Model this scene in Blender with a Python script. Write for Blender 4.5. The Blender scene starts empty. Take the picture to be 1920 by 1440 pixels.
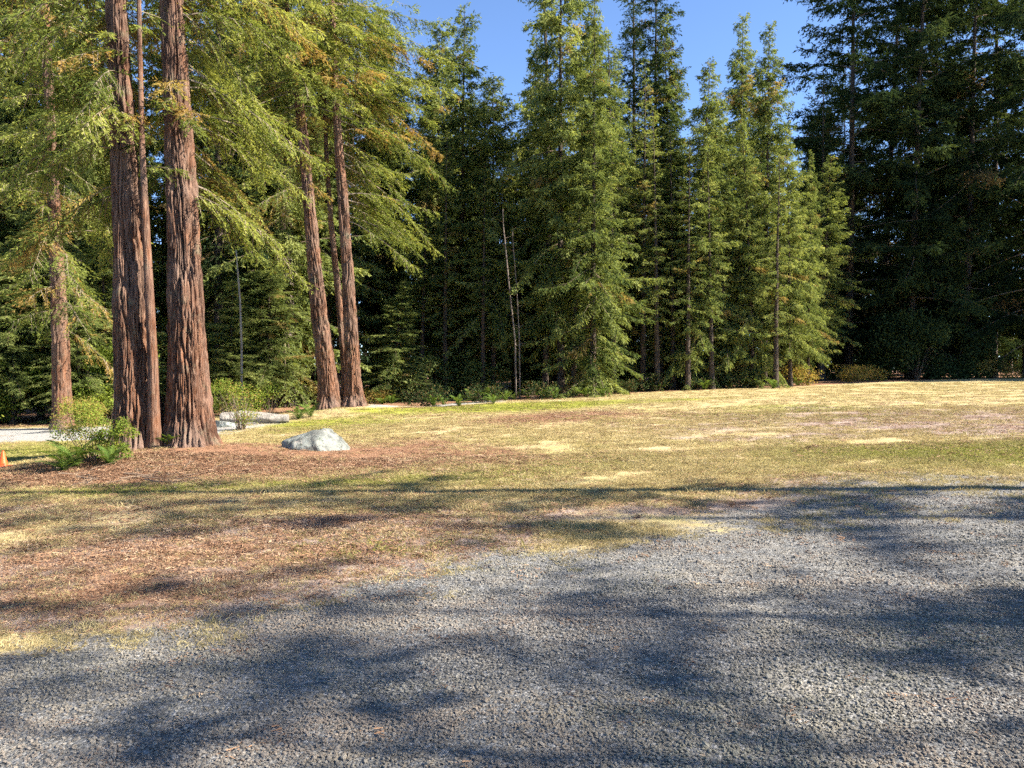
import bpy, math, random
import numpy as np
np.seterr(all='ignore')
from mathutils import Vector, Matrix

R = math.radians
SC = bpy.context.scene
COL = SC.collection

# ------------------------------------------------------------------ camera, sky, sun, exposure
CAM_H = 1.6
PITCH = R(1.2)
cam_d = bpy.data.cameras.new('camera')
cam_d.sensor_width = 36.0
cam_d.lens = 27.0
cam_d.clip_end = 3000.0
cam = bpy.data.objects.new('camera', cam_d)
COL.objects.link(cam)
cam.location = (0, 0, CAM_H)
cam.rotation_euler = (R(90) - PITCH, 0, 0)
SC.camera = cam

SUN_EL = R(37)
SUN_BACK = R(9)            # the sun stands on the right, a little behind the camera
sun_vec = Vector((math.cos(SUN_EL) * math.cos(SUN_BACK), -math.cos(SUN_EL) * math.sin(SUN_BACK), math.sin(SUN_EL)))
W = bpy.data.worlds.new('World')
SC.world = W
W.use_nodes = True
wn = W.node_tree
wn.nodes.clear()
w_out = wn.nodes.new('ShaderNodeOutputWorld')
w_bg = wn.nodes.new('ShaderNodeBackground')
w_sky = wn.nodes.new('ShaderNodeTexSky')
w_sky.sky_type = 'NISHITA'
w_sky.sun_disc = False
w_sky.sun_elevation = SUN_EL
w_sky.sun_rotation = R(90) + SUN_BACK
w_sky.altitude = 100
w_sky.air_density = 0.6
w_sky.dust_density = 0.0
w_sky.ozone_density = 4.0
w_bg.inputs['Strength'].default_value = 0.1
wn.links.new(w_sky.outputs[0], w_bg.inputs[0])
wn.links.new(w_bg.outputs[0], w_out.inputs[0])

sun_d = bpy.data.lights.new('sun', 'SUN')
sun_d.energy = 5.0
sun_d.angle = R(0.5)
sun_d.color = (1.0, 0.94, 0.84)
sun = bpy.data.objects.new('sun', sun_d)
COL.objects.link(sun)
sun.rotation_euler = sun_vec.to_track_quat('Z', 'Y').to_euler()
sun.location = (40, -10, 40)

SC.view_settings.view_transform = 'Standard'
SC.view_settings.look = 'None'
SC.view_settings.gamma = 1.0
SC.view_settings.use_curve_mapping = False
SC.view_settings.exposure = 1.9
SC.render.engine = 'CYCLES'
SC.cycles.max_bounces = 4
SC.cycles.diffuse_bounces = 2
SC.cycles.glossy_bounces = 2
SC.cycles.transmission_bounces = 4
SC.cycles.transparent_max_bounces = 4
SC.cycles.use_denoising = False
SC.cycles.denoiser = 'OPENIMAGEDENOISE'
SC.cycles.denoising_input_passes = 'RGB_ALBEDO_NORMAL'
SC.cycles.use_light_tree = False
SC.cycles.use_adaptive_sampling = True
SC.cycles.adaptive_threshold = 0.02
SC.cycles.adaptive_min_samples = 16

# ------------------------------------------------------------------ numpy helpers
def _hash(ix, iy, iz):
    h = (ix.astype(np.int64) * 374761393 + iy.astype(np.int64) * 668265263 + iz.astype(np.int64) * 2147483647) & 0xffffffff
    h = ((h ^ (h >> 13)) * 1274126177) & 0xffffffff
    h = ((h ^ (h >> 16)) * 2246822519) & 0xffffffff
    return ((h ^ (h >> 15)) & 0xffffff) / float(0xffffff)

def vnoise(x, y, z=0.0):
    x, y, z = np.broadcast_arrays(np.asarray(x, float), np.asarray(y, float), np.asarray(z, float))
    fx, fy, fz = np.floor(x), np.floor(y), np.floor(z)
    u, v, w = x - fx, y - fy, z - fz
    u, v, w = u*u*(3-2*u), v*v*(3-2*v), w*w*(3-2*w)
    r = 0
    for i in (0, 1):
        for j in (0, 1):
            for k in (0, 1):
                r = r + _hash(fx+i, fy+j, fz+k) * (u if i else 1-u) * (v if j else 1-v) * (w if k else 1-w)
    return r

def fbm(x, y, z=0.0, o=4):
    a, s, t = 0.5, 0, 0
    for i in range(o):
        s = s + a * vnoise(np.asarray(x)*2**i + 17.3*i, np.asarray(y)*2**i + 9.1*i, np.asarray(z)*2**i + 3.7*i)
        t += a
        a *= 0.5
    return s / t

def sstep(a, b, x):
    t = np.clip((np.asarray(x, float) - a) / (b - a), 0, 1)
    return t*t*(3-2*t)

def nrm(v):
    return v / np.maximum(np.linalg.norm(v, axis=-1, keepdims=True), 1e-9)

# ------------------------------------------------------------------ the lie of the land
MOUND = (-6.6, 14.9)
MOUND_B = (-6.5, 31.5)
def terrain(X, Y):
    X, Y = np.asarray(X, float), np.asarray(Y, float)
    z = 0.033 * 30 * np.tanh(X / 30)
    z = z + 0.30*np.exp(-(((X-MOUND[0])/2.6)**2 + ((Y-MOUND[1])/2.2)**2))
    z = z + 0.30*np.exp(-(((X-MOUND_B[0])/2.4)**2 + ((Y-MOUND_B[1])/2.0)**2))
    z = z + 0.10*(fbm(X/6.0+3, Y/6.0+8, 0, 3)-0.5) * sstep(3, 9, Y)
    z = z + 0.5*(fbm(X/22.0+31, Y/22.0+5, 0, 2)-0.5) * sstep(48, 80, np.hypot(X, Y))
    return z - terrain0
terrain0 = 0.0
terrain0 = float(terrain(0.0, 0.0))

def ray(px, py):
    u, v = (px-960)/1440.0, (720-py)/1440.0
    cp, sp = math.cos(PITCH), math.sin(PITCH)
    return u, cp + v*sp, -sp + v*cp

import functools
@functools.lru_cache(None)
def on_ground(px, py):
    """world point of the ground at this bearing"""
    dx, dy, dz = ray(px, py)
    k = 1.0
    last = None
    while k < 300:
        g = CAM_H + dz*k - float(terrain(dx*k, dy*k))
        if g <= 0:
            a, b = last, k
            for _ in range(30):
                m = (a+b)/2
                if CAM_H + dz*m - float(terrain(dx*m, dy*m)) > 0: a = m
                else: b = m
            return dx*b, dy*b, float(terrain(dx*b, dy*b))
        last = k
        k *= 1.02
    return dx*k, dy*k, float(terrain(dx*k, dy*k))

def at_depth(px, py, D):
    dx, dy, dz = ray(px, py)
    k = D/dy
    return dx*k, D, CAM_H + dz*k

# ------------------------------------------------------------------ mesh + object helpers
def mesh_from(name, verts, faces_list, mats, attrs=None, smooth=False):
    """faces_list: list of (int array (n,k), material index)"""
    me = bpy.data.meshes.new(name)
    verts = np.asarray(verts, np.float32)
    me.vertices.add(len(verts))
    me.vertices.foreach_set('co', verts.ravel())
    fl = [(np.asarray(f, np.int32), m) for f, m in faces_list if len(f)]
    nl = sum(f.size for f, m in fl)
    nf = sum(len(f) for f, m in fl)
    me.loops.add(nl)
    me.polygons.add(nf)
    me.loops.foreach_set('vertex_index', np.concatenate([f.ravel() for f, m in fl]))
    starts, mi, o = [], [], 0
    for f, m in fl:
        k = f.shape[1]
        starts.append(o + np.arange(len(f))*k)
        mi.append(np.full(len(f), m))
        o += f.size
    me.polygons.foreach_set('loop_start', np.concatenate(starts).astype(np.int32))
    me.polygons.foreach_set('material_index', np.concatenate(mi).astype(np.int32))
    me.polygons.foreach_set('use_smooth', np.full(nf, smooth))
    for m in mats:
        me.materials.append(m)
    for k, v in (attrs or {}).items():
        a = me.attributes.new(k, 'FLOAT', 'POINT')
        a.data.foreach_set('value', np.asarray(v, np.float32))
    me.update(calc_edges=True)
    return me

def link(name, data, parent=None, loc=None):
    o = bpy.data.objects.new(name, data)
    COL.objects.link(o)
    if parent is not None:
        o.parent = parent
    if loc is not None:
        o.location = loc
    return o

def tag(o, label=None, cat=None, group=None, kind=None):
    if label: o['label'] = label
    if cat: o['category'] = cat
    if group: o['group'] = group
    if kind: o['kind'] = kind
    return o

def grid_faces(nr, nc, wrap=False):
    i = np.arange(nr-1)[:, None]
    j = np.arange(nc if wrap else nc-1)[None, :]
    j2 = (j+1) % nc
    return np.stack([i*nc+j, i*nc+j2, (i+1)*nc+j2, (i+1)*nc+j], -1).reshape(-1, 4)

# ------------------------------------------------------------------ materials
class NT:
    def __init__(s, name):
        s.m = bpy.data.materials.new(name)
        s.m.use_nodes = True
        s.t = s.m.node_tree
        s.t.nodes.clear()
    def n(s, ty, **kw):
        nd = s.t.nodes.new('ShaderNode' + ty)
        for k, v in kw.items():
            if k[0] == '_':
                setattr(nd, k[1:], v)
            else:
                nm = k.replace('__', ' ')
                inp = nd.inputs[int(k[1:])] if (k[0] == 'i' and k[1:].isdigit()) else nd.inputs[nm]
                if hasattr(v, 'is_output') or isinstance(v, bpy.types.NodeSocket):
                    s.t.links.new(v, inp)
                else:
                    inp.default_value = v
        return nd
    def mix(s, f, a, b, mode='MIX'):
        nd = s.t.nodes.new('ShaderNodeMix')
        nd.data_type = 'RGBA'
        nd.blend_type = mode
        for idx, v in ((0, f), (6, a), (7, b)):
            if isinstance(v, bpy.types.NodeSocket): s.t.links.new(v, nd.inputs[idx])
            elif idx == 0: nd.inputs[0].default_value = v
            else: nd.inputs[idx].default_value = tuple(v) + (1,) if len(v) == 3 else v
        return nd.outputs[2]
    def math(s, op, a, b=None, c=None, clamp=False):
        nd = s.t.nodes.new('ShaderNodeMath')
        nd.operation = op
        nd.use_clamp = clamp
        for i, v in enumerate((a, b, c)):
            if v is None: continue
            if isinstance(v, bpy.types.NodeSocket): s.t.links.new(v, nd.inputs[i])
            else: nd.inputs[i].default_value = v
        return nd.outputs[0]
    def ramp(s, f, stops):
        nd = s.t.nodes.new('ShaderNodeValToRGB')
        s.t.links.new(f, nd.inputs[0])
        e = nd.color_ramp.elements
        while len(e) < len(stops): e.new(0.5)
        for el, (p, c) in zip(e, stops):
            el.position = p
            el.color = (c, c, c, 1) if isinstance(c, (int, float)) else tuple(c) + (1,)
        return nd.outputs[0]
    def maprange(s, v, a, b, c=0.0, d=1.0):
        nd = s.n('MapRange')
        s.t.links.new(v, nd.inputs[0])
        for i, q in enumerate((a, b, c, d)): nd.inputs[i+1].default_value = q
        nd.clamp = True
        return nd.outputs[0]
    def attr(s, name, ty='GEOMETRY'):
        nd = s.n('Attribute')
        nd.attribute_name = name
        nd.attribute_type = ty
        return nd.outputs['Fac']
    def noise(s, vec, scale, detail=3, rough=0.55, dist=0.0):
        nd = s.n('TexNoise')
        if vec is not None: s.t.links.new(vec, nd.inputs['Vector'])
        nd.inputs['Scale'].default_value = scale
        nd.inputs['Detail'].default_value = detail
        nd.inputs['Roughness'].default_value = rough
        nd.inputs['Distortion'].default_value = dist
        return nd.outputs[0]
    def scaled(s, vec, sx, sy, sz):
        nd = s.n('VectorMath', _operation='MULTIPLY')
        s.t.links.new(vec, nd.inputs[0])
        nd.inputs[1].default_value = (sx, sy, sz)
        return nd.outputs[0]
    def bump(s, h, strength=0.5, dist=0.02, normal=None):
        nd = s.n('Bump')
        s.t.links.new(h, nd.inputs['Height'])
        nd.inputs['Strength'].default_value = strength
        nd.inputs['Distance'].default_value = dist
        if normal is not None: s.t.links.new(normal, nd.inputs['Normal'])
        return nd.outputs[0]
    def principled(s, col, rough=0.8, normal=None, spec=0.3, **kw):
        b = s.n('BsdfPrincipled')
        if isinstance(col, bpy.types.NodeSocket): s.t.links.new(col, b.inputs['Base Color'])
        else: b.inputs['Base Color'].default_value = tuple(col)+(1,)
        if isinstance(rough, bpy.types.NodeSocket): s.t.links.new(rough, b.inputs['Roughness'])
        else: b.inputs['Roughness'].default_value = rough
        b.inputs['Specular IOR Level'].default_value = spec
        if normal is not None: s.t.links.new(normal, b.inputs['Normal'])
        return b.outputs[0]
    def out(s, sh):
        o = s.n('OutputMaterial')
        s.t.links.new(sh, o.inputs[0])
        return s.m

def mat_leaf(name, dark, mid, light, dead, trans=0.35, instancer=None):
    t = NT(name)
    tint = t.attr('tint')
    oi = t.n('ObjectInfo').outputs['Random']
    f = t.math('ADD', tint, t.maprange(oi, 0, 1, -0.13, 0.13), clamp=True)
    c = t.ramp(f, [(0.0, dark), (0.5, mid), (1.0, light)])
    c = t.mix(t.attr('dead'), c, dead)
    d = t.n('BsdfDiffuse'); t.t.links.new(c, d.inputs[0]); d = d.outputs[0]
    tr = t.n('BsdfTranslucent')
    t.t.links.new(t.mix(1.0, c, (1.5, 1.45, 0.8), 'MULTIPLY'), tr.inputs[0])
    mx = t.n('MixShader', Fac=trans)
    t.t.links.new(d, mx.inputs[1])
    t.t.links.new(tr.outputs[0], mx.inputs[2])
    return t.out(mx.outputs[0])

def mat_bark(name, a, b, c, sc=1.0, lichen=None):
    t = NT(name)
    p = t.n('TexCoord').outputs['Object']
    ps = t.scaled(p, 1, 1, 0.07)
    n1 = t.noise(ps, 9*sc, 5, 0.65, 0.6)
    n2 = t.noise(ps, 46*sc, 4, 0.7)
    n3 = t.noise(p, 0.7*sc, 3)
    col = t.mix(t.maprange(n1, 0.40, 0.60), a, b)
    col = t.mix(t.maprange(n3, 0.45, 0.7), col, c)
    col = t.mix(t.maprange(n2, 0.46, 0.62, 0, 0.6), col, t.mix(0.5, b, (0.36, 0.27, 0.20)))
    col = t.mix(t.maprange(t.noise(t.scaled(p, 1, 1, 0.25), 3.1, 5, 0.7), 0.52, 0.66, 0, 0.75), col, tuple(v*0.8 for v in a))
    if lichen:
        n4 = t.noise(p, 2.3, 4, 0.7)
        col = t.mix(t.maprange(n4, 0.57, 0.68, 0, 0.55), col, lichen)
    h = t.math('ADD', t.math('MULTIPLY', n1, 1.0), t.math('MULTIPLY', n2, 0.5))
    nb = t.bump(h, 1.0, 0.05)
    return t.out(t.principled(col, 0.9, nb, 0.15))

M_BARK = mat_bark('redwood_bark', (0.05, 0.022, 0.013), (0.185, 0.080, 0.040), (0.16, 0.11, 0.085), 1.0, (0.16, 0.145, 0.09))
M_BARK_GREY = mat_bark('grey_bark', (0.075, 0.058, 0.046), (0.19, 0.155, 0.13), (0.15, 0.11, 0.085), 1.2, (0.27, 0.27, 0.23))
M_BARK_DARK = mat_bark('conifer_bark', (0.02, 0.015, 0.012), (0.058, 0.043, 0.032), (0.042, 0.031, 0.023), 1.0)
M_BARK_PALE = mat_bark('dead_wood', (0.17, 0.15, 0.125), (0.34, 0.31, 0.265), (0.27, 0.24, 0.20), 1.5)
M_BARK_BLACK = mat_bark('black_bark', (0.012, 0.011, 0.012), (0.045, 0.035, 0.036), (0.03, 0.022, 0.022), 1.0)  # near-black bark colours for the one stem between the thickest trunks
M_TWIG = NT('twig').n and None
t = NT('twig_wood'); M_TWIG = t.out(t.principled((0.16, 0.115, 0.08), 0.9, None, 0.1))
t = NT('pale_twig_wood'); M_TWIG_PALE = t.out(t.principled((0.22, 0.17, 0.12), 0.9, None, 0.1))

M_RED = mat_leaf('redwood_leaf', (0.055, 0.080, 0.022), (0.165, 0.195, 0.046), (0.34, 0.345, 0.085), (0.36, 0.22, 0.075), 0.42)
M_FIR = mat_leaf('fir_leaf', (0.054, 0.078, 0.026), (0.165, 0.195, 0.060), (0.32, 0.335, 0.115), (0.28, 0.19, 0.075), 0.38)
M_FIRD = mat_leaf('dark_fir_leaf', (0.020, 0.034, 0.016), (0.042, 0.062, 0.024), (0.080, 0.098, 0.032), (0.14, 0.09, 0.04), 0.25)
M_SHRUB = mat_leaf('shrub_leaf', (0.06, 0.10, 0.02), (0.16, 0.21, 0.038), (0.33, 0.34, 0.06), (0.33, 0.21, 0.075), 0.42)
M_FERN = mat_leaf('fern_leaf', (0.04, 0.08, 0.02), (0.09, 0.14, 0.03), (0.17, 0.20, 0.04), (0.26, 0.14, 0.06), 0.35)

def ground_material():
    t = NT('ground_cover')
    P = t.n('NewGeometry').outputs['Position']
    g, d, n, b, w = (t.attr(k) for k in ('gravel', 'duff', 'green', 'dirt', 'path'))
    # break the borders up
    nz = t.noise(P, 1.7, 5, 0.65)
    nf = t.noise(P, 11.0, 4, 0.7)
    brk = t.math('ADD', t.math('MULTIPLY', t.math('SUBTRACT', nz, 0.5), 0.9), t.math('MULTIPLY', t.math('SUBTRACT', nf, 0.5), 0.8))
    def m(a, lo=0.35, hi=0.65):
        return t.maprange(t.math('ADD', a, brk), lo, hi)
    fine = t.noise(P, 42.0, 4, 0.75)
    mid = t.noise(P, 5.5, 4, 0.6)
    big = t.noise(P, 0.55, 3, 0.5)
    straw = t.mix(t.maprange(fine, 0.3, 0.7), (0.26, 0.195, 0.085), (0.50, 0.40, 0.19))
    mot = t.noise(P, 2.1, 9, 0.78)
    straw = t.mix(t.maprange(mid, 0.42, 0.68, 0, 0.7), straw, (0.42, 0.31, 0.17))
    straw = t.mix(t.maprange(mot, 0.52, 0.68, 0, 0.75), straw, (0.20, 0.15, 0.07))
    straw = t.mix(t.maprange(mot, 0.48, 0.34, 0, 0.8), straw, (0.58, 0.48, 0.25))
    straw = t.mix(t.maprange(big, 0.5, 0.68, 0, 0.5), straw, (0.36, 0.31, 0.10))
    green = t.mix(t.maprange(fine, 0.3, 0.7), (0.15, 0.165, 0.025), (0.39, 0.38, 0.055))
    dirt = t.mix(t.maprange(fine, 0.3, 0.7), (0.18, 0.125, 0.095), (0.40, 0.30, 0.235))
    dirt = t.mix(t.maprange(mot, 0.45, 0.65, 0, 0.8), dirt, (0.20, 0.14, 0.105))
    dirt = t.mix(t.maprange(mot, 0.5, 0.36, 0, 0.7), dirt, (0.46, 0.36, 0.29))
    duff = t.mix(t.maprange(fine, 0.3, 0.7), (0.13, 0.066, 0.038), (0.35, 0.19, 0.105))
    v = t.n('TexVoronoi', Scale=62.0)
    t.t.links.new(P, v.inputs['Vector'])
    vc = t.n('SeparateColor')
    t.t.links.new(v.outputs['Color'], vc.inputs[0])
    grav = t.ramp(vc.outputs[0], [(0.0, (0.07, 0.068, 0.064)), (0.5, (0.14, 0.137, 0.128)), (0.85, (0.21, 0.203, 0.19)), (1.0, (0.33, 0.315, 0.29))])
    grav = t.mix(t.maprange(mid, 0.45, 0.75, 0, 0.55), grav, (0.30, 0.26, 0.20))
    pathc = t.mix(t.maprange(fine, 0.3, 0.7), (0.24, 0.225, 0.20), (0.36, 0.345, 0.31))
    c = t.mix(m(n), straw, green)
    c = t.mix(m(b), c, dirt)
    c = t.mix(m(d), c, duff)
    c = t.mix(m(g), c, grav)
    c = t.mix(m(w), c, pathc)
    gm = m(g)
    vh = t.math('SUBTRACT', 1.0, t.math('MULTIPLY', v.outputs['Distance'], 1.0))
    h = t.math('ADD', t.math('MULTIPLY', fine, 1.6), t.math('MULTIPLY', mid, 0.8))
    h = t.math('ADD', h, t.math('MULTIPLY', t.math('MULTIPLY', vh, gm), 1.2))
    return t.out(t.principled(c, 0.95, t.bump(h, 0.8, 0.012), 0.15))
M_GROUND = ground_material()

# ------------------------------------------------------------------ ground: one sheet out to the horizon
EDGE = [(-0.80, 26), (-0.667, 27.3)]     # bearing x/y -> distance of the edge of the wood
for px, py in ((150, 800), (420, 779), (560, 772), (700, 768), (760, 765), (900, 757), (1050, 748), (1200, 737), (1400, 729), (1550, 722), (1700, 715), (1800, 711)):
    x, y, z = on_ground(px, py)
    EDGE.append((x/y, y))
EDGE.append((0.70, EDGE[-1][1]+6))
EDGE.append((0.95, EDGE[-1][1]+10))
EU = np.array([e[0] for e in EDGE]); EV = np.array([e[1] for e in EDGE])

GED = []                                  # bearing -> distance of the edge of the gravel
for px, py in ((-300, 1262), (0, 1224), (120, 1200), (260, 1180), (450, 1150), (640, 1112), (800, 1078), (950, 1040), (1100, 1008), (1250, 985), (1450, 965), (1700, 945), (1920, 925), (2100, 915)):
    x, y, z = on_ground(px, py)
    GED.append((x/y, y))
GU = np.array([e[0] for e in GED]); GV = np.array([e[1] for e in GED])

def blob(X, Y, cx, cy, rx, ry, s=1.0):
    return s*np.exp(-(((X-cx)/rx)**2 + ((Y-cy)/ry)**2))

def px_blobs(X, Y, spots):
    r = 0
    for (px, py, rx, ry, s) in spots:
        x, y, z = on_ground(px, py)
        r = r + blob(X, Y, x, y, rx, ry, s)
    return r

def ground_masks(X, Y):
    Ys = np.maximum(Y, 0.5)
    u = X/Ys
    n1 = fbm(X/1.3+5, Y/1.3, 0, 4)-0.5
    n2 = fbm(X/5.0+50, Y/5.0+9, 0, 3)-0.5
    ge = np.interp(u, GU, GV)
    k = (ge - Y)/np.maximum(ge, 1)
    grav = np.clip(0.5 + k*4.6 + n1*0.8 + 0.8*(fbm(X/0.45, Y/0.45+40, 0, 3)-0.5), 0, 1)
    grav = np.where(Y < 1.0, 1.0, grav)
    # thin gravel washed over the near lawn on the right
    grav = np.maximum(grav, np.clip(px_blobs(X, Y, [(1820, 905, 3.2, 1.3, 0.62), (1500, 965, 2.0, 0.5, 0.6), (1900, 950, 2.4, 1.0, 0.6)]) + n1*0.5, 0, 0.75))
    ee = np.interp(u, EU, EV)
    wood = sstep(-0.6, 1.6, Y - ee + n1*1.5)
    wood = np.where((np.abs(u) > 0.95) & (Y < 60), np.where(X < 0, 1, 0), wood)
    duff = wood*1.0
    duff = np.maximum(duff, np.clip(px_blobs(X, Y, [(300, 868, 2.6, 1.7, 1.0), (180, 880, 2.0, 1.2, 0.8), (640, 758, 2.6, 2.2, 0.9), (490, 835, 1.5, 1.6, 0.8), (640, 862, 2.3, 1.5, 0.85), (760, 838, 1.7, 2.2, 0.8), (940, 850, 1.0, 1.5, 0.6), (1090, 778, 3.0, 3.0, 0.8), (960, 790, 1.6, 1.6, 0.6), (140, 1060, 2.0, 1.1, 0.34), (420, 1040, 1.7, 0.9, 0.3), (60, 1140, 1.3, 0.6, 0.32), (300, 1120, 1.3, 0.5, 0.34), (740, 985, 1.5, 0.6, 0.3)]) + n1*0.5, 0, 1))
    dirt = np.clip(px_blobs(X, Y, [(150, 1060, 2.2, 1.2, 0.9), (420, 1040, 1.9, 1.0, 0.75), (60, 1140, 1.4, 0.6, 0.9), (700, 990, 1.8, 0.8, 0.7), (300, 1130, 1.4, 0.5, 0.9), (860, 1020, 0.9, 0.5, 0.7), (600, 1090, 1.2, 0.4, 0.8), (1450, 948, 3.4, 0.7, 0.75), (1800, 960, 3.0, 0.7, 0.6), (1780, 785, 8, 6, 0.95), (120, 960, 2.6, 1.0, 0.6), (1560, 905, 2.5, 0.9, 0.6)]) + n1*0.9 + n2*0.3, 0, 1)
    green = np.clip(px_blobs(X, Y, [(60, 850, 3.6, 3.6, 0.95), (560, 795, 3.5, 2.2, 0.8), (860, 768, 6.0, 2.4, 0.95), (1100, 755, 7.0, 2.4, 0.8), (700, 905, 2.0, 0.8, 0.55), (220, 920, 2.2, 0.6, 0.7), (1750, 850, 4.5, 2.2, 0.8), (690, 1030, 0.7, 0.5, 0.75), (1300, 775, 9, 5, 0.4), (980, 830, 2.4, 2.4, 0.4)]) + n2*0.9 + n1*0.6, 0, 1)*(1-wood)
    path = np.clip(sstep(20.2, 21.4, Y)*sstep(27.6, 26.2, Y)*sstep(-6.5, -9.5, X)*1.0 + n1*0.15, 0, 1)*(X < -5)
    path = np.maximum(path, 0.8*sstep(0.2, 0.8, Y-ee)*sstep(3.4, 2.4, Y-ee)*sstep(-0.21, -0.17, u)*sstep(0.02, -0.03, u))
    duff = duff*(1-path)
    green = green*(1-path)
    return dict(gravel=grav, duff=duff, green=green, dirt=dirt, path=path)

def build_ground():
    rad = np.concatenate([np.linspace(0.0, 2.0, 6)[:-1], np.geomspace(2.0, 60, 330), np.geomspace(62, 900, 26)])
    th_in = np.linspace(-46, 46, 330)
    th = np.radians(np.concatenate([np.linspace(-180, -48, 34), th_in, np.linspace(48, 180, 34)]))
    rr, tt = np.meshgrid(rad, th, indexing='ij')
    X, Y = rr*np.sin(tt), rr*np.cos(tt)
    Z = terrain(X, Y)
    near = sstep(30, 8, rr)
    Z = Z + near*0.018*(fbm(X/0.28, Y/0.28, 1.0, 4)-0.5)
    ms = ground_masks(X, Y)
    f = grid_faces(len(rad), len(th))
    V = np.stack([X.ravel(), Y.ravel(), Z.ravel()], -1)
    gm = ms['gravel'].ravel()
    sel = gm[f].mean(1) > 0.5
    def sub(name, fs):
        idx = np.unique(fs)
        mp = np.full(len(V), -1); mp[idx] = np.arange(len(idx))
        me = mesh_from(name, V[idx], [(mp[fs][:, ::-1], 0)], [M_GROUND], {k: v.ravel()[idx] for k, v in ms.items()}, smooth=True)
        return link(name, me)
    tag(sub('ground', f[~sel]), kind='structure', label='dry straw coloured lawn running back to the edge of the wood')
    tag(sub('gravel_drive', f[sel]), kind='structure', label='grey gravel drive across the foreground')
build_ground()

# ------------------------------------------------------------------ trunks
def trunk_mesh(name, path, mat, nseg=24, step=0.35, amp=0.03, cell=0.09, flare=0.0, seed=0, fine_to=None, amp2=None):
    """path: list of (x, y, z, r) from base upward"""
    P = np.array(path, float)
    zs = []
    z = P[0, 2]
    while z < P[-1, 2]:
        zs.append(z)
        z += step if (fine_to is None or z < fine_to) else max(step*6, 0.5)
    zs.append(P[-1, 2])
    zs = np.array(zs)
    def smooth_interp(c):
        a = np.interp(zs, P[:, 2], P[:, c])
        return a
    cx, cy, r = smooth_interp(0), smooth_interp(1), smooth_interp(3)
    th = np.linspace(0, 2*np.pi, nseg, endpoint=False)
    T, Zg = np.meshgrid(th, zs)
    Rg = np.repeat(r[:, None], nseg, 1)
    hb = Zg - P[0, 2]
    if flare:
        lob = 0.25 + 1.5*np.clip(fbm(np.cos(T)*2.6+seed, np.sin(T)*2.6, 0.3, 2)-0.2, 0, 1)
        Rg = Rg*(1 + flare*lob*np.exp(-np.maximum(hb-0.5, 0)/0.45))
    rr = np.maximum(r[:, None], 0.04)
    ux, uy = np.cos(T)*rr/cell + seed*7.1, np.sin(T)*rr/cell
    warp = 0.8*(fbm(np.cos(T)*2, np.sin(T)*2, Zg*0.8+seed, 2)-0.5)
    n1 = fbm(ux+warp, uy+warp, Zg/(cell*13)+seed, 2)
    n2 = fbm(ux*2.3+9, uy*2.3, Zg/(cell*6)+seed, 2)
    n3 = vnoise(ux*0.8, uy*0.8, Zg/(cell*2.5))
    crack = np.exp(-((n1-0.5)/0.055)**2)
    crack2 = np.exp(-((n2-0.5)/0.05)**2)
    low = fbm(np.cos(T)*1.1+seed, np.sin(T)*1.1, Zg*0.35, 2)-0.5
    k = np.minimum(1, rr/0.25)
    Rg = Rg + k*amp*(0.55 - crack - 0.45*crack2 + 0.5*(n3-0.5) + 0.5*(n1-0.5)) + low*rr*0.22
    X, Y = cx[:, None]+np.cos(T)*Rg, cy[:, None]+np.sin(T)*Rg
    V = np.stack([X, Y, Zg], -1).reshape(-1, 3)
    return mesh_from(name, V, [(grid_faces(len(zs), nseg, True), 0)], [mat], smooth=True)

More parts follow.
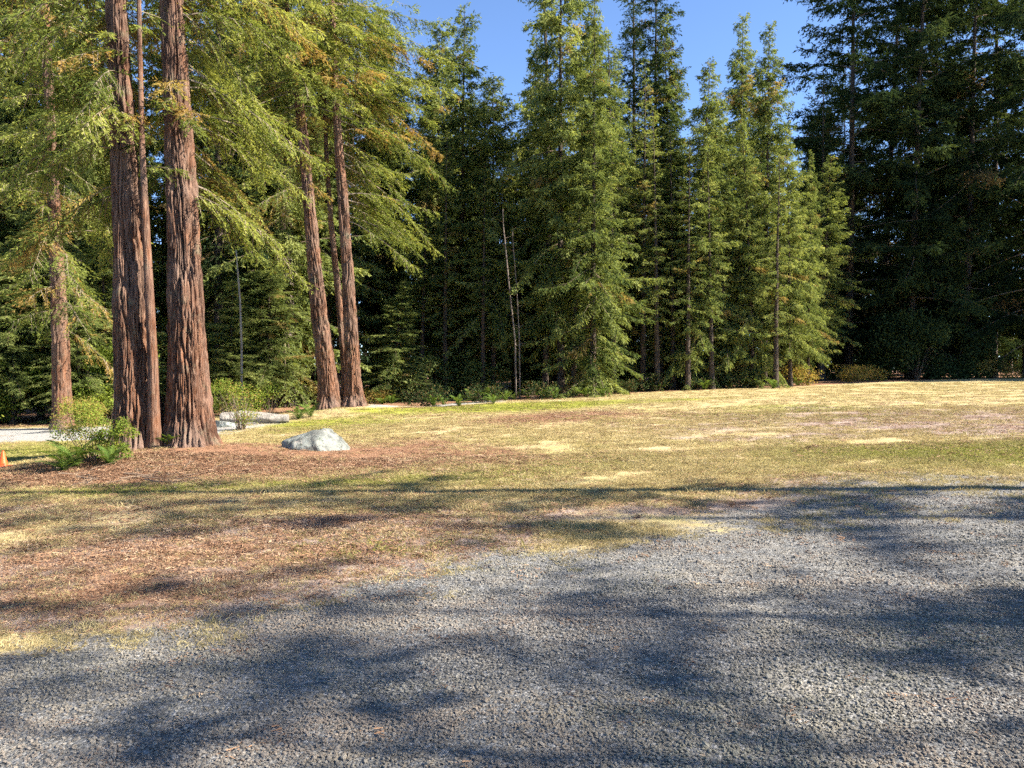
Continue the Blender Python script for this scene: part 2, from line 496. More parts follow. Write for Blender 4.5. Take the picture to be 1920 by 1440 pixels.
# ------------------------------------------------------------------ crowns
def crown_arrays(rng, H, zlo, zhi, nb, Rf, e_lo, e_hi, droop, lat_sp, lat_len, leaf_sp, leaf_len, leaf_w,
                 dead_p=0.0, centre=None, az=None, hang=0.3, quad=True, twig=0.012, lat_twig=True, pw=1.0, tip_up=0.4, t_lo=0.15, zs=None, tint0=0.45, rough=0.45, vary=0.55):
    if zs is None:
        zb = zlo + (zhi-zlo)*((np.arange(nb)+rng.random(nb))/nb)**pw
    else:
        zb = np.asarray(zs, float); nb = len(zb)
    f = np.clip((zb-zlo)/(H-zlo), 0, 1)
    L = Rf(f)*rng.uniform(vary, 1.2, nb)
    a = (np.arange(nb)*2.39996 + rng.normal(0, 0.5, nb)) if az is None else az(rng, nb)
    e = np.radians(e_lo + (e_hi-e_lo)*f + rng.normal(0, 13, nb))
    dr = droop*rng.uniform(0.6, 1.4, nb)
    d = np.stack([np.cos(a), np.sin(a), 0*a], -1)
    s = np.stack([-np.sin(a), np.cos(a), 0*a], -1)
    cx, cy = (0*zb, 0*zb) if centre is None else centre(zb)
    B = np.stack([cx, cy, zb], -1)
    bow = rng.normal(0, 0.12, nb)
    btint = np.clip(rng.normal(tint0, 0.16, nb), 0, 1)
    bdead = rng.random(nb) < dead_p
    def pos(i, t):
        zz = np.sin(e[i])*t - dr[i]*t**2 + tip_up*dr[i]*t**4
        return B[i] + (d[i]*(np.cos(e[i])*t)[:, None] + s[i]*(bow[i]*t*t)[:, None])*L[i][:, None] + np.array([0, 0, 1.0])*(zz*L[i])[:, None]
    # twig tubes
    ns = 6
    tt = np.linspace(0, 1, ns)
    bi = np.repeat(np.arange(nb), ns); tb = np.tile(tt, nb)
    C = pos(bi, tb)
    rad = (twig*(0.35+0.5*L[bi]))*(1.05-tb)
    rings = []
    for k in range(3):
        an = k*2.094
        rings.append(C + s[bi]*(np.cos(an)*rad)[:, None] + np.array([0, 0, 1.0])*(np.sin(an)*rad)[:, None])
    TV = np.stack(rings, 1).reshape(-1, 3)          # (nb*ns*3)
    base = (np.arange(nb)*ns*3)[:, None, None] + (np.arange(ns-1)*3)[None, :, None]
    k0 = np.arange(3)[None, None, :]; k1 = (k0+1) % 3
    TF = np.stack([base+k0, base+k1, base+3+k1, base+3+k0], -1).reshape(-1, 4)
    # laterals
    nlat = np.maximum(2, (2*L/lat_sp).astype(int))
    li = np.repeat(np.arange(nb), nlat)
    t = t_lo + (1.02-t_lo)*rng.random(len(li))**0.85
    t = np.minimum(t, 1.0)
    P = pos(li, t)
    Tn = nrm(pos(li, np.minimum(t+0.02, 1.02)) - pos(li, t-0.02))
    sg = np.where(rng.random(len(li)) < 0.5, -1.0, 1.0)
    l = lat_len*np.minimum(1, L[li]/1.6)*(1.08-0.72*t)*rng.uniform(0.55, 1.25, len(li))
    D = nrm(Tn*0.7 + s[li]*(sg*0.75)[:, None] + rng.normal(0, 0.22, (len(li), 3)) - np.array([0, 0, 1.0])*(hang*rng.uniform(0.2, 1.6, len(li)))[:, None])
    ltint = np.clip(btint[li] + rng.normal(0, 0.14, len(li)), 0, 1)
    ldead = np.where(bdead[li], (rng.random(len(li)) < 0.88)*rng.uniform(0.5, 1.0, len(li)), (rng.random(len(li)) < dead_p*0.08)*rng.uniform(0.4, 1.0, len(li)))
    parts_v, parts_f, tint, dead = [], [], [], []
    # leaflets
    nle = np.maximum(3, (l/leaf_sp).astype(int))
    fi = np.repeat(np.arange(len(li)), nle)
    q = rng.random(len(fi))
    N = len(fi)
    Q = P[fi] + D[fi]*(l[fi]*q)[:, None] - np.array([0, 0, 1.0])*(0.4*hang*l[fi]*q*q)[:, None]
    up = nrm(np.array([0, 0, 1.0]) + rng.normal(0, 0.35, (len(li), 3)))[fi]
    S2 = nrm(np.cross(D[fi], up))
    sg2 = np.where(rng.random(N) < 0.5, -1.0, 1.0)
    ld = nrm(D[fi]*0.8 + S2*(sg2*0.7)[:, None] + rng.normal(0, 0.25, (N, 3)) - np.array([0, 0, 1.0])*(hang*0.5))
    ll = leaf_len*(1.15-0.6*q)*rng.uniform(0.65, 1.35, N)
    nn = nrm(up + rng.normal(0, rough, (N, 3)))
    pe = nrm(np.cross(ld, nn))*(leaf_w*rng.uniform(0.7, 1.3, N))[:, None]
    m = Q + ld*(ll*0.45)[:, None]
    if quad:
        V = np.stack([Q, m+pe, Q+ld*ll[:, None], m-pe], 1).reshape(-1, 3)
        F = np.arange(N*4).reshape(-1, 4)
        rep = 4
    else:
        V = np.stack([Q-pe*0.6, m+pe*0.9, Q+ld*ll[:, None]], 1).reshape(-1, 3)
        F = np.arange(N*3).reshape(-1, 3)
        rep = 3
    lt = np.clip(ltint[fi] + rng.normal(0, 0.08, N), 0, 1)
    out = [(V, F, np.repeat(lt, rep), np.repeat(ldead[fi], rep), 0), (TV, TF, np.zeros(len(TV)), np.zeros(len(TV)), 1)]
    if lat_twig:
        w = np.cross(D, np.array([0, 0, 1.0])); w = nrm(w)*(0.006+0.004*l)[:, None]
        end = P + D*(l*0.9)[:, None] - np.array([0, 0, 1.0])*(0.35*hang*l)[:, None]
        LV = np.stack([P-w, P+w, end], 1).reshape(-1, 3)
        out.append((LV, np.arange(len(LV)).reshape(-1, 3), np.zeros(len(LV)), np.zeros(len(LV)), 1))
    return out

def crown_mesh(name, chunks, mats):
    vs, fs, ti, de, o = [], [], [], [], 0
    for V, F, a, b, m in chunks:
        vs.append(V); fs.append((F+o, m)); ti.append(a); de.append(b); o += len(V)
    return mesh_from(name, np.concatenate(vs), fs, mats, {'tint': np.concatenate(ti), 'dead': np.concatenate(de)})

# prototypes for the trees of the wood, 25 m tall
def proto(seed, kind):
    rng = np.random.default_rng(seed)
    H = 25.0
    lean = rng.normal(0, 0.45, 2)
    cen = lambda z: (lean[0]*np.maximum(z/H, 0)**1.5, lean[1]*np.maximum(z/H, 0)**1.5)
    p1, p2, p3 = rng.uniform(0, 6.28, 3)
    thin = rng.uniform(0.85, 1.15)
    def uneven(Rf):            # bulges and gaps up the stem
        return lambda f: Rf(f)*(1 + 0.13*np.sin(f*21+p1) + 0.12*np.sin(f*47+p2))
    common = dict(quad=False, lat_twig=False, rough=0.85, vary=0.4)
    if kind == 'skirt':       # foliage almost to the ground
        pw = rng.uniform(0.5, 0.75)
        Rf = uneven(lambda f: 4.5*(1-f)**pw*(0.55+0.45*np.minimum(1, f/0.12)) + 0.22)
        ch = crown_arrays(rng, H, (1.2, 1.2, 3.2, 4.6)[seed % 4], H-0.2, int(220*thin), Rf, -18, 42, 0.36, 0.17, 1.15, 0.052, 0.28, 0.054, 0.04, cen, t_lo=0.06, hang=0.45, tint0=rng.uniform(0.4, 0.6), **common)
        mats, bark = [M_FIR, M_TWIG], M_BARK_DARK
    elif kind == 'mid':       # bare lower stem
        pw = rng.uniform(0.5, 0.7)
        Rf = uneven(lambda f: 4.0*(1-f)**pw*(0.5+0.5*np.minimum(1, f/0.2)) + 0.22)
        ch = crown_arrays(rng, H, 4.0, H-0.2, int(195*thin), Rf, -16, 40, 0.36, 0.18, 1.1, 0.053, 0.28, 0.054, 0.05, cen, t_lo=0.06, hang=0.45, tint0=rng.uniform(0.35, 0.55), **common)
        zs = np.sort(rng.uniform(1.0, 4.5, 18))
        ch += crown_arrays(rng, H, 0.5, H, 18, lambda f: 1.6+0*f, -10, -10, 0.25, 0.9, 0.5, 0.2, 0.15, 0.02, 0.5, cen, quad=False, zs=zs)
        mats, bark = [M_FIR, M_TWIG], M_BARK_DARK
    elif kind == 'tall':      # long bare stem, thin top
        Rf = uneven(lambda f: 3.4*(1-f)**0.55*(0.45+0.55*np.minimum(1, f/0.3)) + 0.25)
        ch = crown_arrays(rng, H, 5.5, H-0.2, int(145*thin), Rf, -10, 40, 0.30, 0.19, 1.0, 0.055, 0.26, 0.046, 0.05, cen, t_lo=0.06, hang=0.4, **common)
        zs = np.sort(rng.uniform(2.0, 9, 26))
        ch += crown_arrays(rng, H, 0.5, H, 26, lambda f: 1.4+0*f, -5, -5, 0.25, 0.8, 0.5, 0.16, 0.15, 0.02, 0.5, cen, quad=False, zs=zs)
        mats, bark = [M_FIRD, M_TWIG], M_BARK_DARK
    elif kind == 'pole':      # crowded young stem, a brush of foliage at the top
        Rf = uneven(lambda f: 2.3*(1-f)**0.6*(0.5+0.5*np.minimum(1, f/0.3)) + 0.2)
        zc = rng.uniform(3.0, 9.0)
        ch = crown_arrays(rng, H, zc, H-0.2, int(105*thin), Rf, -10, 40, 0.30, 0.17, 0.8, 0.055, 0.24, 0.044, 0.05, cen, t_lo=0.06, hang=0.4, **common)
        zs = np.sort(rng.uniform(2.0, 13, 34))
        ch += crown_arrays(rng, H, 0.5, H, 34, lambda f: 1.0+0*f, -12, -12, 0.3, 0.5, 0.5, 0.14, 0.16, 0.024, 0.4, cen, quad=False, zs=zs)
        mats, bark = [M_FIR, M_TWIG], M_BARK_DARK
    elif kind == 'airy':      # open crown that lets flecks of sun through
        Rf = uneven(lambda f: 2.7*(1-f)**0.6*(0.45+0.55*np.minimum(1, f/0.3)) + 0.25)
        ch = crown_arrays(rng, H, 7.0, H-0.2, 62, Rf, -8, 30, 0.25, 0.17, 0.75, 0.06, 0.26, 0.042, 0.05, cen, hang=0.25, **common)
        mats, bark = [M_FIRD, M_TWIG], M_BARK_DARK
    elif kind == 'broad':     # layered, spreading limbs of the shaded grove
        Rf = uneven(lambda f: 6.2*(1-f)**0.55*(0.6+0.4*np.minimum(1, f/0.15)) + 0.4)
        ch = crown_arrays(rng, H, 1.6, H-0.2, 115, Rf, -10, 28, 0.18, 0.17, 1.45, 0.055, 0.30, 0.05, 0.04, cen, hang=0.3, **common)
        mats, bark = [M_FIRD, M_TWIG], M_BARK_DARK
    me_c = crown_mesh('crown_'+kind, ch, mats)
    kk = 0.3 if kind == 'airy' else 1.0
    path = [(cen(z)[0], cen(z)[1], z, r*kk) for z, r in ((-0.4, 0.30), (0.6, 0.24), (6, 0.19), (14, 0.11), (20, 0.06), (24.6, 0.015))]
    me_t = trunk_mesh('trunk_'+kind, path, bark, 16, 0.4, 0.02, 0.09, 0.35, seed)
    return me_t, me_c

PROTO = {k: [proto(q, k) for q in sd] for k, sd in (('skirt', (11, 12, 13, 14)), ('mid', (21, 22, 23)), ('tall', (31, 32)), ('pole', (36, 37, 38)), ('broad', (41, 42)), ('airy', (51, 52)))}

rs = random.Random(7)
def wood_tree(px, D, H, kind, label, group=None, wide=1.0, name='conifer_tree', rot=None, X=None, variant=None):
    x = (px-960)/1440.0*D if X is None else X
    z = float(terrain(x, D))
    r = link(name, None, None, (x, D, z))
    r.empty_display_size = 0.3
    r.rotation_euler = (rs.gauss(0, 0.012), rs.gauss(0, 0.012), rs.uniform(0, 6.28) if rot is None else rot)
    s = H/25.0
    r.scale = (wide*s**0.6, wide*s**0.6, s)
    pr = PROTO[kind][rs.randrange(len(PROTO[kind])) if variant is None else variant]
    link('trunk', pr[0], r)
    link('crown', pr[1], r)
    tag(r, label, 'tree', group)
    return r

def top_h(py, D):
    return 1.6 + (690-py)/1440.0*D

FRONT = [  # px, depth, top y in the picture (or height), kind, label, width
    (818, 50, 42, 'skirt', 'conifer with pointed top just beside the foremost sprays of the leaning redwoods', 0.9),
    (864, 46, 12, 'skirt', 'tall pointed conifer bounding the wide blue gap of sky on its left side', 1.0),
    (925, 44, 140, 'skirt', 'lower sunlit conifer at the foot of the wide blue gap of sky', 0.95),
    (1000, 49, 62, 'skirt', 'slim conifer with a dark pointed tip just left of the bare spire', 0.75),
    (1052, 42, -190, 'skirt', 'tall sunlit conifer behind the two pale leaning dead stems', 0.95),
    (1112, 40, 60, 'skirt', 'sunlit conifer with pale drooping boughs sweeping almost to the lawn', 1.0),
    (1085, 44.5, -60, 'skirt', 'conifer with a dense olive top in the middle of the tree line', 0.7),
    (1165, 47, 95, 'skirt', 'short bright conifer tucked between two tall thin crowned trees', 0.8),
    (1188, 52, -90, 'tall', 'tall thin crowned conifer with sky showing through its top', 0.9),
    (1224, 50, -70, 'tall', 'tall thin crowned conifer on the near side of the second blue gap', 0.9),
    (1268, 49, 55, 'mid', 'narrow conifer whose tip rises at the left rim of the second blue gap', 0.75),
    (1300, 45, 120, 'skirt', 'sunlit conifer whose slope drops into the second blue gap of sky', 0.85),
    (1355, 46, 190, 'skirt', 'lower bright green conifer below the bottom of the second blue gap', 0.85),
    (1384, 55, 52, 'mid', 'bluish conifer, first of the two matching tips between blue gaps', 0.75),
    (1433, 50, 68, 'mid', 'conifer with dark straight stem, second of the two matching tips', 0.75),
    (1412, 45, 230, 'skirt', 'short yellow green conifer in front of the two matching tips', 0.75),
    (1482, 45.5, 245, 'skirt', 'bright green conifer at the end of the sunlit row beside the black grove', 0.8),
    (1240, 46, 330, 'mid', 'half shaded conifer in the dark recess right of the drooping boughs', 0.9),
    (965, 50, 250, 'mid', 'half shaded conifer in the dark hollow behind the pale dead stems', 1.0),
    (888, 52, 190, 'mid', 'shaded conifer with bare lower stem under the tall pointed tree', 1.0),
    (790, 44.5, 330, 'pole', 'thin young conifer right of the second redwood clump beside the bright gap', 0.9),
    (835, 43.5, 240, 'pole', 'thin young conifer before the tall pointed tree at the wide blue gap', 0.9),
    (905, 42.5, 300, 'pole', 'thin young conifer under the lower sunlit tree at the wide blue gap', 0.9),
    (1022, 42.5, 170, 'pole', 'thin young conifer left of the tall tree behind the dead stems', 0.9),
    (1075, 40.5, 200, 'pole', 'thin young conifer crowded against the tree with sweeping boughs', 0.8),
    (1150, 44, 60, 'pole', 'slender young conifer on the sky side of the tree with sweeping boughs', 0.9),
    (1205, 45, 130, 'pole', 'slender conifer in the dark recess, closer to the sweeping boughs', 0.9),
    (1232, 44, 200, 'pole', 'slender conifer in the dark recess, farther from the sweeping boughs', 0.9),
    (1262, 45, 240, 'pole', 'slender conifer below the left rim of the second blue gap', 0.9),
    (1290, 43.5, 260, 'pole', 'slender conifer before the tree sloping into the second blue gap', 0.9),
    (1335, 44, 290, 'pole', 'slender conifer below the centre of the second blue gap', 0.9),
    (1455, 44, 300, 'pole', 'slender conifer close to the end of the sunlit row', 0.9),
    (1515, 47.5, 300, 'skirt', 'small bright conifer touching the black grove', 0.55),
    (1345, 48, 205, 'mid', 'half hidden conifer filling the foot of the second blue gap', 0.8),
    (1590, 61, -230, 'broad', 'huge dark conifer with layered limbs, outermost of the black grove', 1.05),
    (1650, 68, -260, 'broad', 'dark spreading conifer behind the outermost tree of the black grove', 0.9),
    (1706, 60, -300, 'broad', 'straight dark conifer in the middle of the black grove', 0.9),
    (1742, 64, -300, 'broad', 'dark conifer with exposed upper stem right of the middle of the black grove', 0.8),
    (1808, 59, -280, 'broad', 'dark conifer on the lawn side of the black grove near the brown mound', 0.9),
    (1862, 66, -260, 'broad', 'half lit conifer behind the brown mound at the end of the black grove', 0.9),
    (1925, 56, -250, 'broad', 'grey green lit conifer cut off by the frame edge beside the far lawn', 0.8),
]
for px, D, ty, kind, lab, wd in FRONT:
    wood_tree(px, D, top_h(ty, D), kind, lab, 'conifers along the edge of the wood', wd*(0.86 if kind == 'skirt' else 1.0))

for px, D, h, lab in ((25, 29.5, 6.5, 'young bright conifer at the frame edge behind the pale path'), (75, 31.0, 9.0, 'taller young conifer just left of the slim pale topped redwood'), (150, 29.5, 6.0, 'small bright conifer just right of the slim pale topped redwood'), (205, 31.5, 8.5, 'young conifer showing between the slim redwood and the nearest clump'), (-45, 30.5, 8.0, 'young conifer half cut off by the frame above the cone'), (430, 34.5, 6.0, 'young conifer in the shade behind the thin white dead stem'), (500, 36.0, 7.0, 'young conifer in the shade beside the grey barked trunk'), (735, 40.5, 6.5, 'young conifer in the shade right of the second clump')):
    wood_tree(px, D, h, 'skirt', lab, 'young conifers at the edge of the wood', 1.05)
# trees deep in the wood: nothing tells one dark stem from the next
rd = random.Random(23)
placed = [((f[0]-960)/1440*f[1], f[1]) for f in FRONT]
def free(x, y, d=1.8):
    return all((x-a)**2 + (y-b)**2 > d*d for a, b in placed)
n = 0
while n < 62:
    px, D = rd.uniform(-120, 1560), rd.uniform(51, 78)
    x = (px-960)/1440*D
    if not free(x, D, 2.2) or 760 < px < 805: continue
    gap = max(0.0, 1-abs(px-925)/75, 1-abs(px-1318)/75, 1-abs(px-1495)/60)
    placed.append((x, D)); n += 1
    wood_tree(px, D, min(rd.uniform(20, 30), top_h(rd.uniform(60, 260) + 210*gap, D)), rd.choice(['mid', 'tall', 'mid', 'skirt']), 'shaded conifer standing deep in the dark wood behind the sunlit row', 'conifers deep in the wood', rd.uniform(0.8, 1.1))
n = 0
while n < 26:
    px, D = rd.uniform(-150, 770), rd.uniform(33, 52)
    x = (px-960)/1440*D
    e = float(np.interp(x/D, EU, EV))
    if D < e+3.5 or not free(x, D, 2.4) or (px > 640 and D < 42) or 548 < px < 612: continue
    placed.append((x, D)); n += 1
    wood_tree(px, D, rd.uniform(19, 29), rd.choice(['mid', 'skirt', 'mid', 'tall']), 'green conifer in the thick wood behind the redwood clumps', 'conifers behind the redwoods', rd.uniform(0.8, 1.05))
n = 0
while n < 12:
    px, D = rd.uniform(1500, 2050), rd.uniform(69, 90)
    x = (px-960)/1440*D
    if not free(x, D, 3.5): continue
    placed.append((x, D)); n += 1
    wood_tree(px, D, rd.uniform(24, 34), 'broad', 'dark conifer hidden at the back of the black grove', 'conifers at the back of the grove', rd.uniform(0.7, 0.9))

# ------------------------------------------------------------------ trees out of the frame on the right that shade the drive and the grove
SHADE = [(13.5, 7.6, 25, 'airy', 0.8), (10.8, 1.3, 18, 'airy', 0.9), (13.4, 3.0, 21, 'airy', 0.85), (20.0, -0.9, 27, 'airy', 0.9), (16.5, 5.6, 24, 'airy', 0.75), (26.0, 0.4, 31, 'airy', 0.9), (9.0, -1.2, 14, 'airy', 0.9), (22.0, 4.6, 29, 'airy', 0.9)]
for i, (x, y, h, k, wd) in enumerate(SHADE):
    o = wood_tree(0, y, h, k, 'tall conifer beside the drive beyond the frame, throwing long shadows over the gravel', 'conifers shading the drive', wd, X=x)
    if i == 0:                 # the stout stem whose shadow crosses the lawn
        for c_ in o.children:
            if c_.name.startswith('trunk'): c_.data = PROTO['tall'][0][0]
SHADE2 = [(49, 52, 34), (56, 47, 34), (63, 53, 35), (70, 48, 35), (46, 60, 33), (58, 58, 34), (78, 52, 35)]
for x, y, h in SHADE2:
    wood_tree(0, y, h, 'broad', 'tall conifer past the frame edge that keeps the black grove in shade', 'conifers shading the grove', 1.0, X=x)

def leaf_cloud(rng, n, lobes, ll, lw):
    """leaves spread through several lobes (x, y, z, r)"""
    w = np.array([b[3]**2 for b in lobes]); w = w/w.sum()
    li = rng.choice(len(lobes), n, p=w)
    L = np.array(lobes)[li]
    d = nrm(rng.normal(0, 1, (n, 3)))
    rad = rng.random(n)**0.45*(1+0.35*(rng.random(n) < 0.12))
    C = L[:, :3] + d*(L[:, 3]*rad)[:, None]*np.array([1, 1, 0.8])
    C[:, 2] = np.maximum(C[:, 2], 0.03)
    ld = nrm(d*0.6 + rng.normal(0, 0.7, (n, 3)))
    nn = nrm(np.array([0, 0, 1.0]) + d*0.5 + rng.normal(0, 0.5, (n, 3)))
    pe = nrm(np.cross(ld, nn))*(lw*rng.uniform(0.7, 1.3, n))[:, None]
    l = ll*rng.uniform(0.6, 1.4, n)
    m = C + ld*(l*0.5)[:, None]
    V = np.stack([C, m+pe, C+ld*l[:, None], m-pe], 1).reshape(-1, 3)
    tone = np.clip(0.45 + 0.25*(vnoise(C[:, 0]*2.2, C[:, 1]*2.2, C[:, 2]*2.2)-0.5)*2 + rng.normal(0, 0.12, n), 0, 1)
    return V, np.arange(n*4).reshape(-1, 4), np.repeat(tone, 4)

# ------------------------------------------------------------------ the far wood, one mass behind everything
def far_wood():
    rng = np.random.default_rng(5)
    chunks = []
    o = 0
    vs, fs, ti, de = [], [], [], []
    for i in range(105):
        u = rng.uniform(-0.95, 0.95); D = rng.uniform(88, 125)
        H = rng.uniform(17, 27)
        Rf = lambda f: 4.2*(1-f)**0.7 + 0.3
        for V, F, a, b, m in crown_arrays(rng, H, 0.1, H, 46, Rf, -10, 35, 0.3, 0.5, 1.6, 0.25, 0.75, 0.18, 0, None, quad=False, lat_twig=False, rough=0.9):
            V = V + np.array([u*D, D, float(terrain(u*D, D))])
            vs.append(V); fs.append((F+o, m)); ti.append(a); de.append(b); o += len(V)
        # a stem
        th = np.linspace(0, 2*np.pi, 6, endpoint=False)
        S = np.concatenate([np.stack([np.cos(th)*r, np.sin(th)*r, 0*th+z], -1) for r, z in ((0.4, -0.5), (0.03, H))]) + np.array([u*D, D, float(terrain(u*D, D))])
        vs.append(S); fs.append((grid_faces(2, 6, True)+o, 1)); ti.append(np.zeros(12)); de.append(np.zeros(12)); o += 12
    for i in range(150):
        u = rng.uniform(-0.95, 1.0); D = rng.uniform(84, 100)
        if u > 0.42 : D = rng.uniform(92, 112)
        lob = [(rng.uniform(-2.5, 2.5), rng.uniform(-1, 1), rng.uniform(0.3, 3.2), rng.uniform(0.8, 1.7)) for q in range(5)]
        V, F, a = leaf_cloud(rng, 260, lob, 0.6, 0.2)
        V = V + np.array([u*D, D, float(terrain(u*D, D))])
        vs.append(V); fs.append((F+o, 0)); ti.append(a*0.6); de.append(0*a); o += len(V)
    me = mesh_from('far_wood', np.concatenate(vs), fs, [M_FIRD, M_BARK_DARK], {'tint': np.concatenate(ti), 'dead': np.concatenate(de)})
    tag(link('far_wood', me), 'distant dark wood closing the view behind the conifers', 'wood', kind='stuff')
far_wood()

# ------------------------------------------------------------------ the redwoods in front
def redwood(name, label, pts, D, dy, seed, amp, crown_specs, top, mat=M_BARK, nseg=210, step=0.055, flare=0.7, cell=0.07, group='redwoods', leafm=None, twm=None):
    """pts: (px, py, half width px) from the base upward, at distance D"""
    P = []
    for px, py, hw in pts:
        x, y, z = at_depth(px, py, D)
        P.append((x, y+dy, z, hw/1440.0*D))
    bx, by = P[0][0], P[0][1]
    gz = float(terrain(bx, by))
    base = (bx, by, gz)
    loc = [(x-bx, y-by, z-gz, r) for x, y, z, r in P]
    loc[0] = (loc[0][0], loc[0][1], -0.5, loc[0][3])
    # carry on above the picture
    (x1, y1, z1, r1), (x0, y0, z0, r0) = loc[-1], loc[-2]
    k = (top-z1)
    sx = (x1-x0)/(z1-z0)*0.5
    loc += [(x1+sx*k*0.5, y1, z1+k*0.5, r1*0.62), (x1+sx*k*0.8, y1, top, 0.03)]
    r = link(name, None, None, base)
    fine = z1+0.5
    link('trunk', trunk_mesh(name+'_trunk', loc, mat, nseg, step, amp, cell, flare, seed, fine), r)
    LZ = np.array([p[2] for p in loc]); LX = np.array([p[0] for p in loc]); LY = np.array([p[1] for p in loc])
    cen = lambda z: (np.interp(z, LZ, LX), np.interp(z, LZ, LY))
    ch = []
    for k, sp in enumerate(crown_specs):
        rng = np.random.default_rng(seed*100+k)
        ch += crown_arrays(rng, centre=cen, H=top, **sp)
    if ch:
        link('crown', crown_mesh(name+'_crown', ch, [leafm or M_RED, twm or M_TWIG_PALE]), r)
    tag(r, label, 'tree', group)
    return r

def az_between(a, b):
    return lambda rng, n: np.radians(rng.uniform(a, b, n))
UPPER = dict(zlo=12, zhi=25.5, nb=64, Rf=lambda f: 3.6*(1-f)**0.6+0.3, e_lo=-10, e_hi=35, droop=0.4, lat_sp=0.30, lat_len=1.0, leaf_sp=0.09, leaf_len=0.24, leaf_w=0.04, dead_p=0.05, quad=False, lat_twig=False)
def NEAR(zlo, zhi, nb, L, az=None, dead=0.2, droop=0.55, e=-4, tint=0.5, lat_sp=0.095, leaf=0.085):
    return dict(zlo=zlo, zhi=zhi, nb=nb, Rf=lambda f: L+0*f, e_lo=e, e_hi=e+8, droop=droop, lat_sp=lat_sp, lat_len=0.95 if leaf < 0.1 else 1.25, leaf_sp=0.022 if leaf < 0.1 else 0.036, leaf_len=leaf*1.3, leaf_w=leaf*0.115, dead_p=dead, az=az, hang=0.42, quad=True, tip_up=0.25, t_lo=0.14, tint0=tint, twig=0.011, rough=0.8)

DA = 14.9
redwood('redwood_tree', 'thick furrowed redwood trunk at the shrub side of the nearest clump',
        [(264, 850, 37.0), (258, 760, 34.0), (249, 600, 28.0), (240, 420, 22.0), (231, 250, 19.0), (217, 20, 15.0), (213, -80, 14.0)], DA, 0.0, 1, 0.085,
        [NEAR(4.6, 10.6, 26, 2.7, az_between(105, 235), 0.10), NEAR(6.2, 7.8, 7, 1.4, az_between(235, 300), 0.2), NEAR(6.0, 10.6, 9, 1.7, az_between(25, 100), 0.3), UPPER], 27)
redwood('redwood_tree', 'thick furrowed redwood trunk at the boulder side of the nearest clump',
        [(352, 848, 37.5), (350, 760, 34.5), (345, 600, 28.5), (338, 420, 24.5), (328, 250, 21.5), (316, 20, 17.5), (312, -80, 16.5)], DA, 0.15, 2, 0.085,
        [NEAR(4.8, 10.6, 25, 2.6, az_between(0, 85), 0.20, 0.55, 0), NEAR(6.2, 7.1, 4, 1.2, az_between(-110, -50), 0.5), NEAR(5.8, 10.6, 12, 2.1, az_between(70, 170), 0.15), UPPER], 28)
redwood('redwood_tree', 'slender sapling redwood stem squeezed between the two thickest trunks',
        [(303, 845, 10), (301, 700, 9), (294, 560, 8), (287, 420, 6.5), (281, 300, 5), (276, 100, 4), (274, -50, 3.5)], DA, -0.30, 3, 0.012,
        [NEAR(5.0, 9.5, 9, 0.9, None, 0.2, 0.3)], 13, nseg=40, cell=0.05)
redwood('redwood_tree', 'near black stem in the dark slot of the nearest clump',
        [(318, 840, 17), (314, 640, 14), (303, 400, 12), (292, 150, 11), (286, -60, 10)], DA, 0.62, 4, 0.03, [UPPER], 22, M_BARK_BLACK, nseg=50)

DB = 31.0
redwood('redwood_tree', 'redwood trunk leaning outward toward the nearest clump, in the second clump',
        [(622, 772, 16.0), (614, 700, 15.0), (600, 600, 14.0), (588, 480, 11.0), (576, 340, 9.0), (566, 230, 8.0), (548, 100, 5.0), (530, -40, 4.0)], DB, 0.0, 5, 0.085,
        [NEAR(12.8, 18, 28, 3.0, az_between(-120, 0), 0.16, 0.4, -2, 0.58, 0.15, 0.13), NEAR(8.5, 17, 24, 3.0, az_between(80, 235), 0.12, 0.45, -4, 0.5, 0.15, 0.13), NEAR(9.0, 12.5, 4, 1.3, az_between(-70, -30), 0.8, 0.5, -10, 0.55, 0.15, 0.13), UPPER], 30, nseg=120, step=0.08, flare=1.0)
redwood('redwood_tree', 'redwood trunk on the open lawn side of the second clump',
        [(662, 768, 16.0), (660, 700, 13.0), (655, 600, 11.0), (648, 480, 9.0), (638, 340, 8.0), (630, 230, 6.0), (624, 100, 5.0), (618, -40, 4.0)], DB, 0.2, 6, 0.085,
        [NEAR(7.5, 17, 44, 4.2, az_between(0, 80), 0.15, 0.42, -2, 0.6, 0.15, 0.13), NEAR(12.8, 18, 20, 3.0, az_between(-115, -40), 0.16, 0.4, -2, 0.6, 0.15, 0.13), NEAR(10, 17, 14, 3.0, az_between(70, 200), 0.2, 0.5, -6, 0.5, 0.16, 0.13), UPPER], 31, nseg=120, step=0.08, flare=1.0)
redwood('redwood_tree', 'dark inner stem between the two leaning trunks of the second clump',
        [(640, 768, 11.0), (634, 680, 8.0), (620, 540, 6.0), (606, 400, 5.0), (598, 280, 4.0), (590, 100, 3.0), (585, -40, 2.5)], DB, 1.3, 8, 0.03,
        [NEAR(9, 16, 14, 2.2, None, 0.2, 0.5, -6, 0.5, 0.2, 0.13), UPPER], 26, nseg=40, step=0.12)

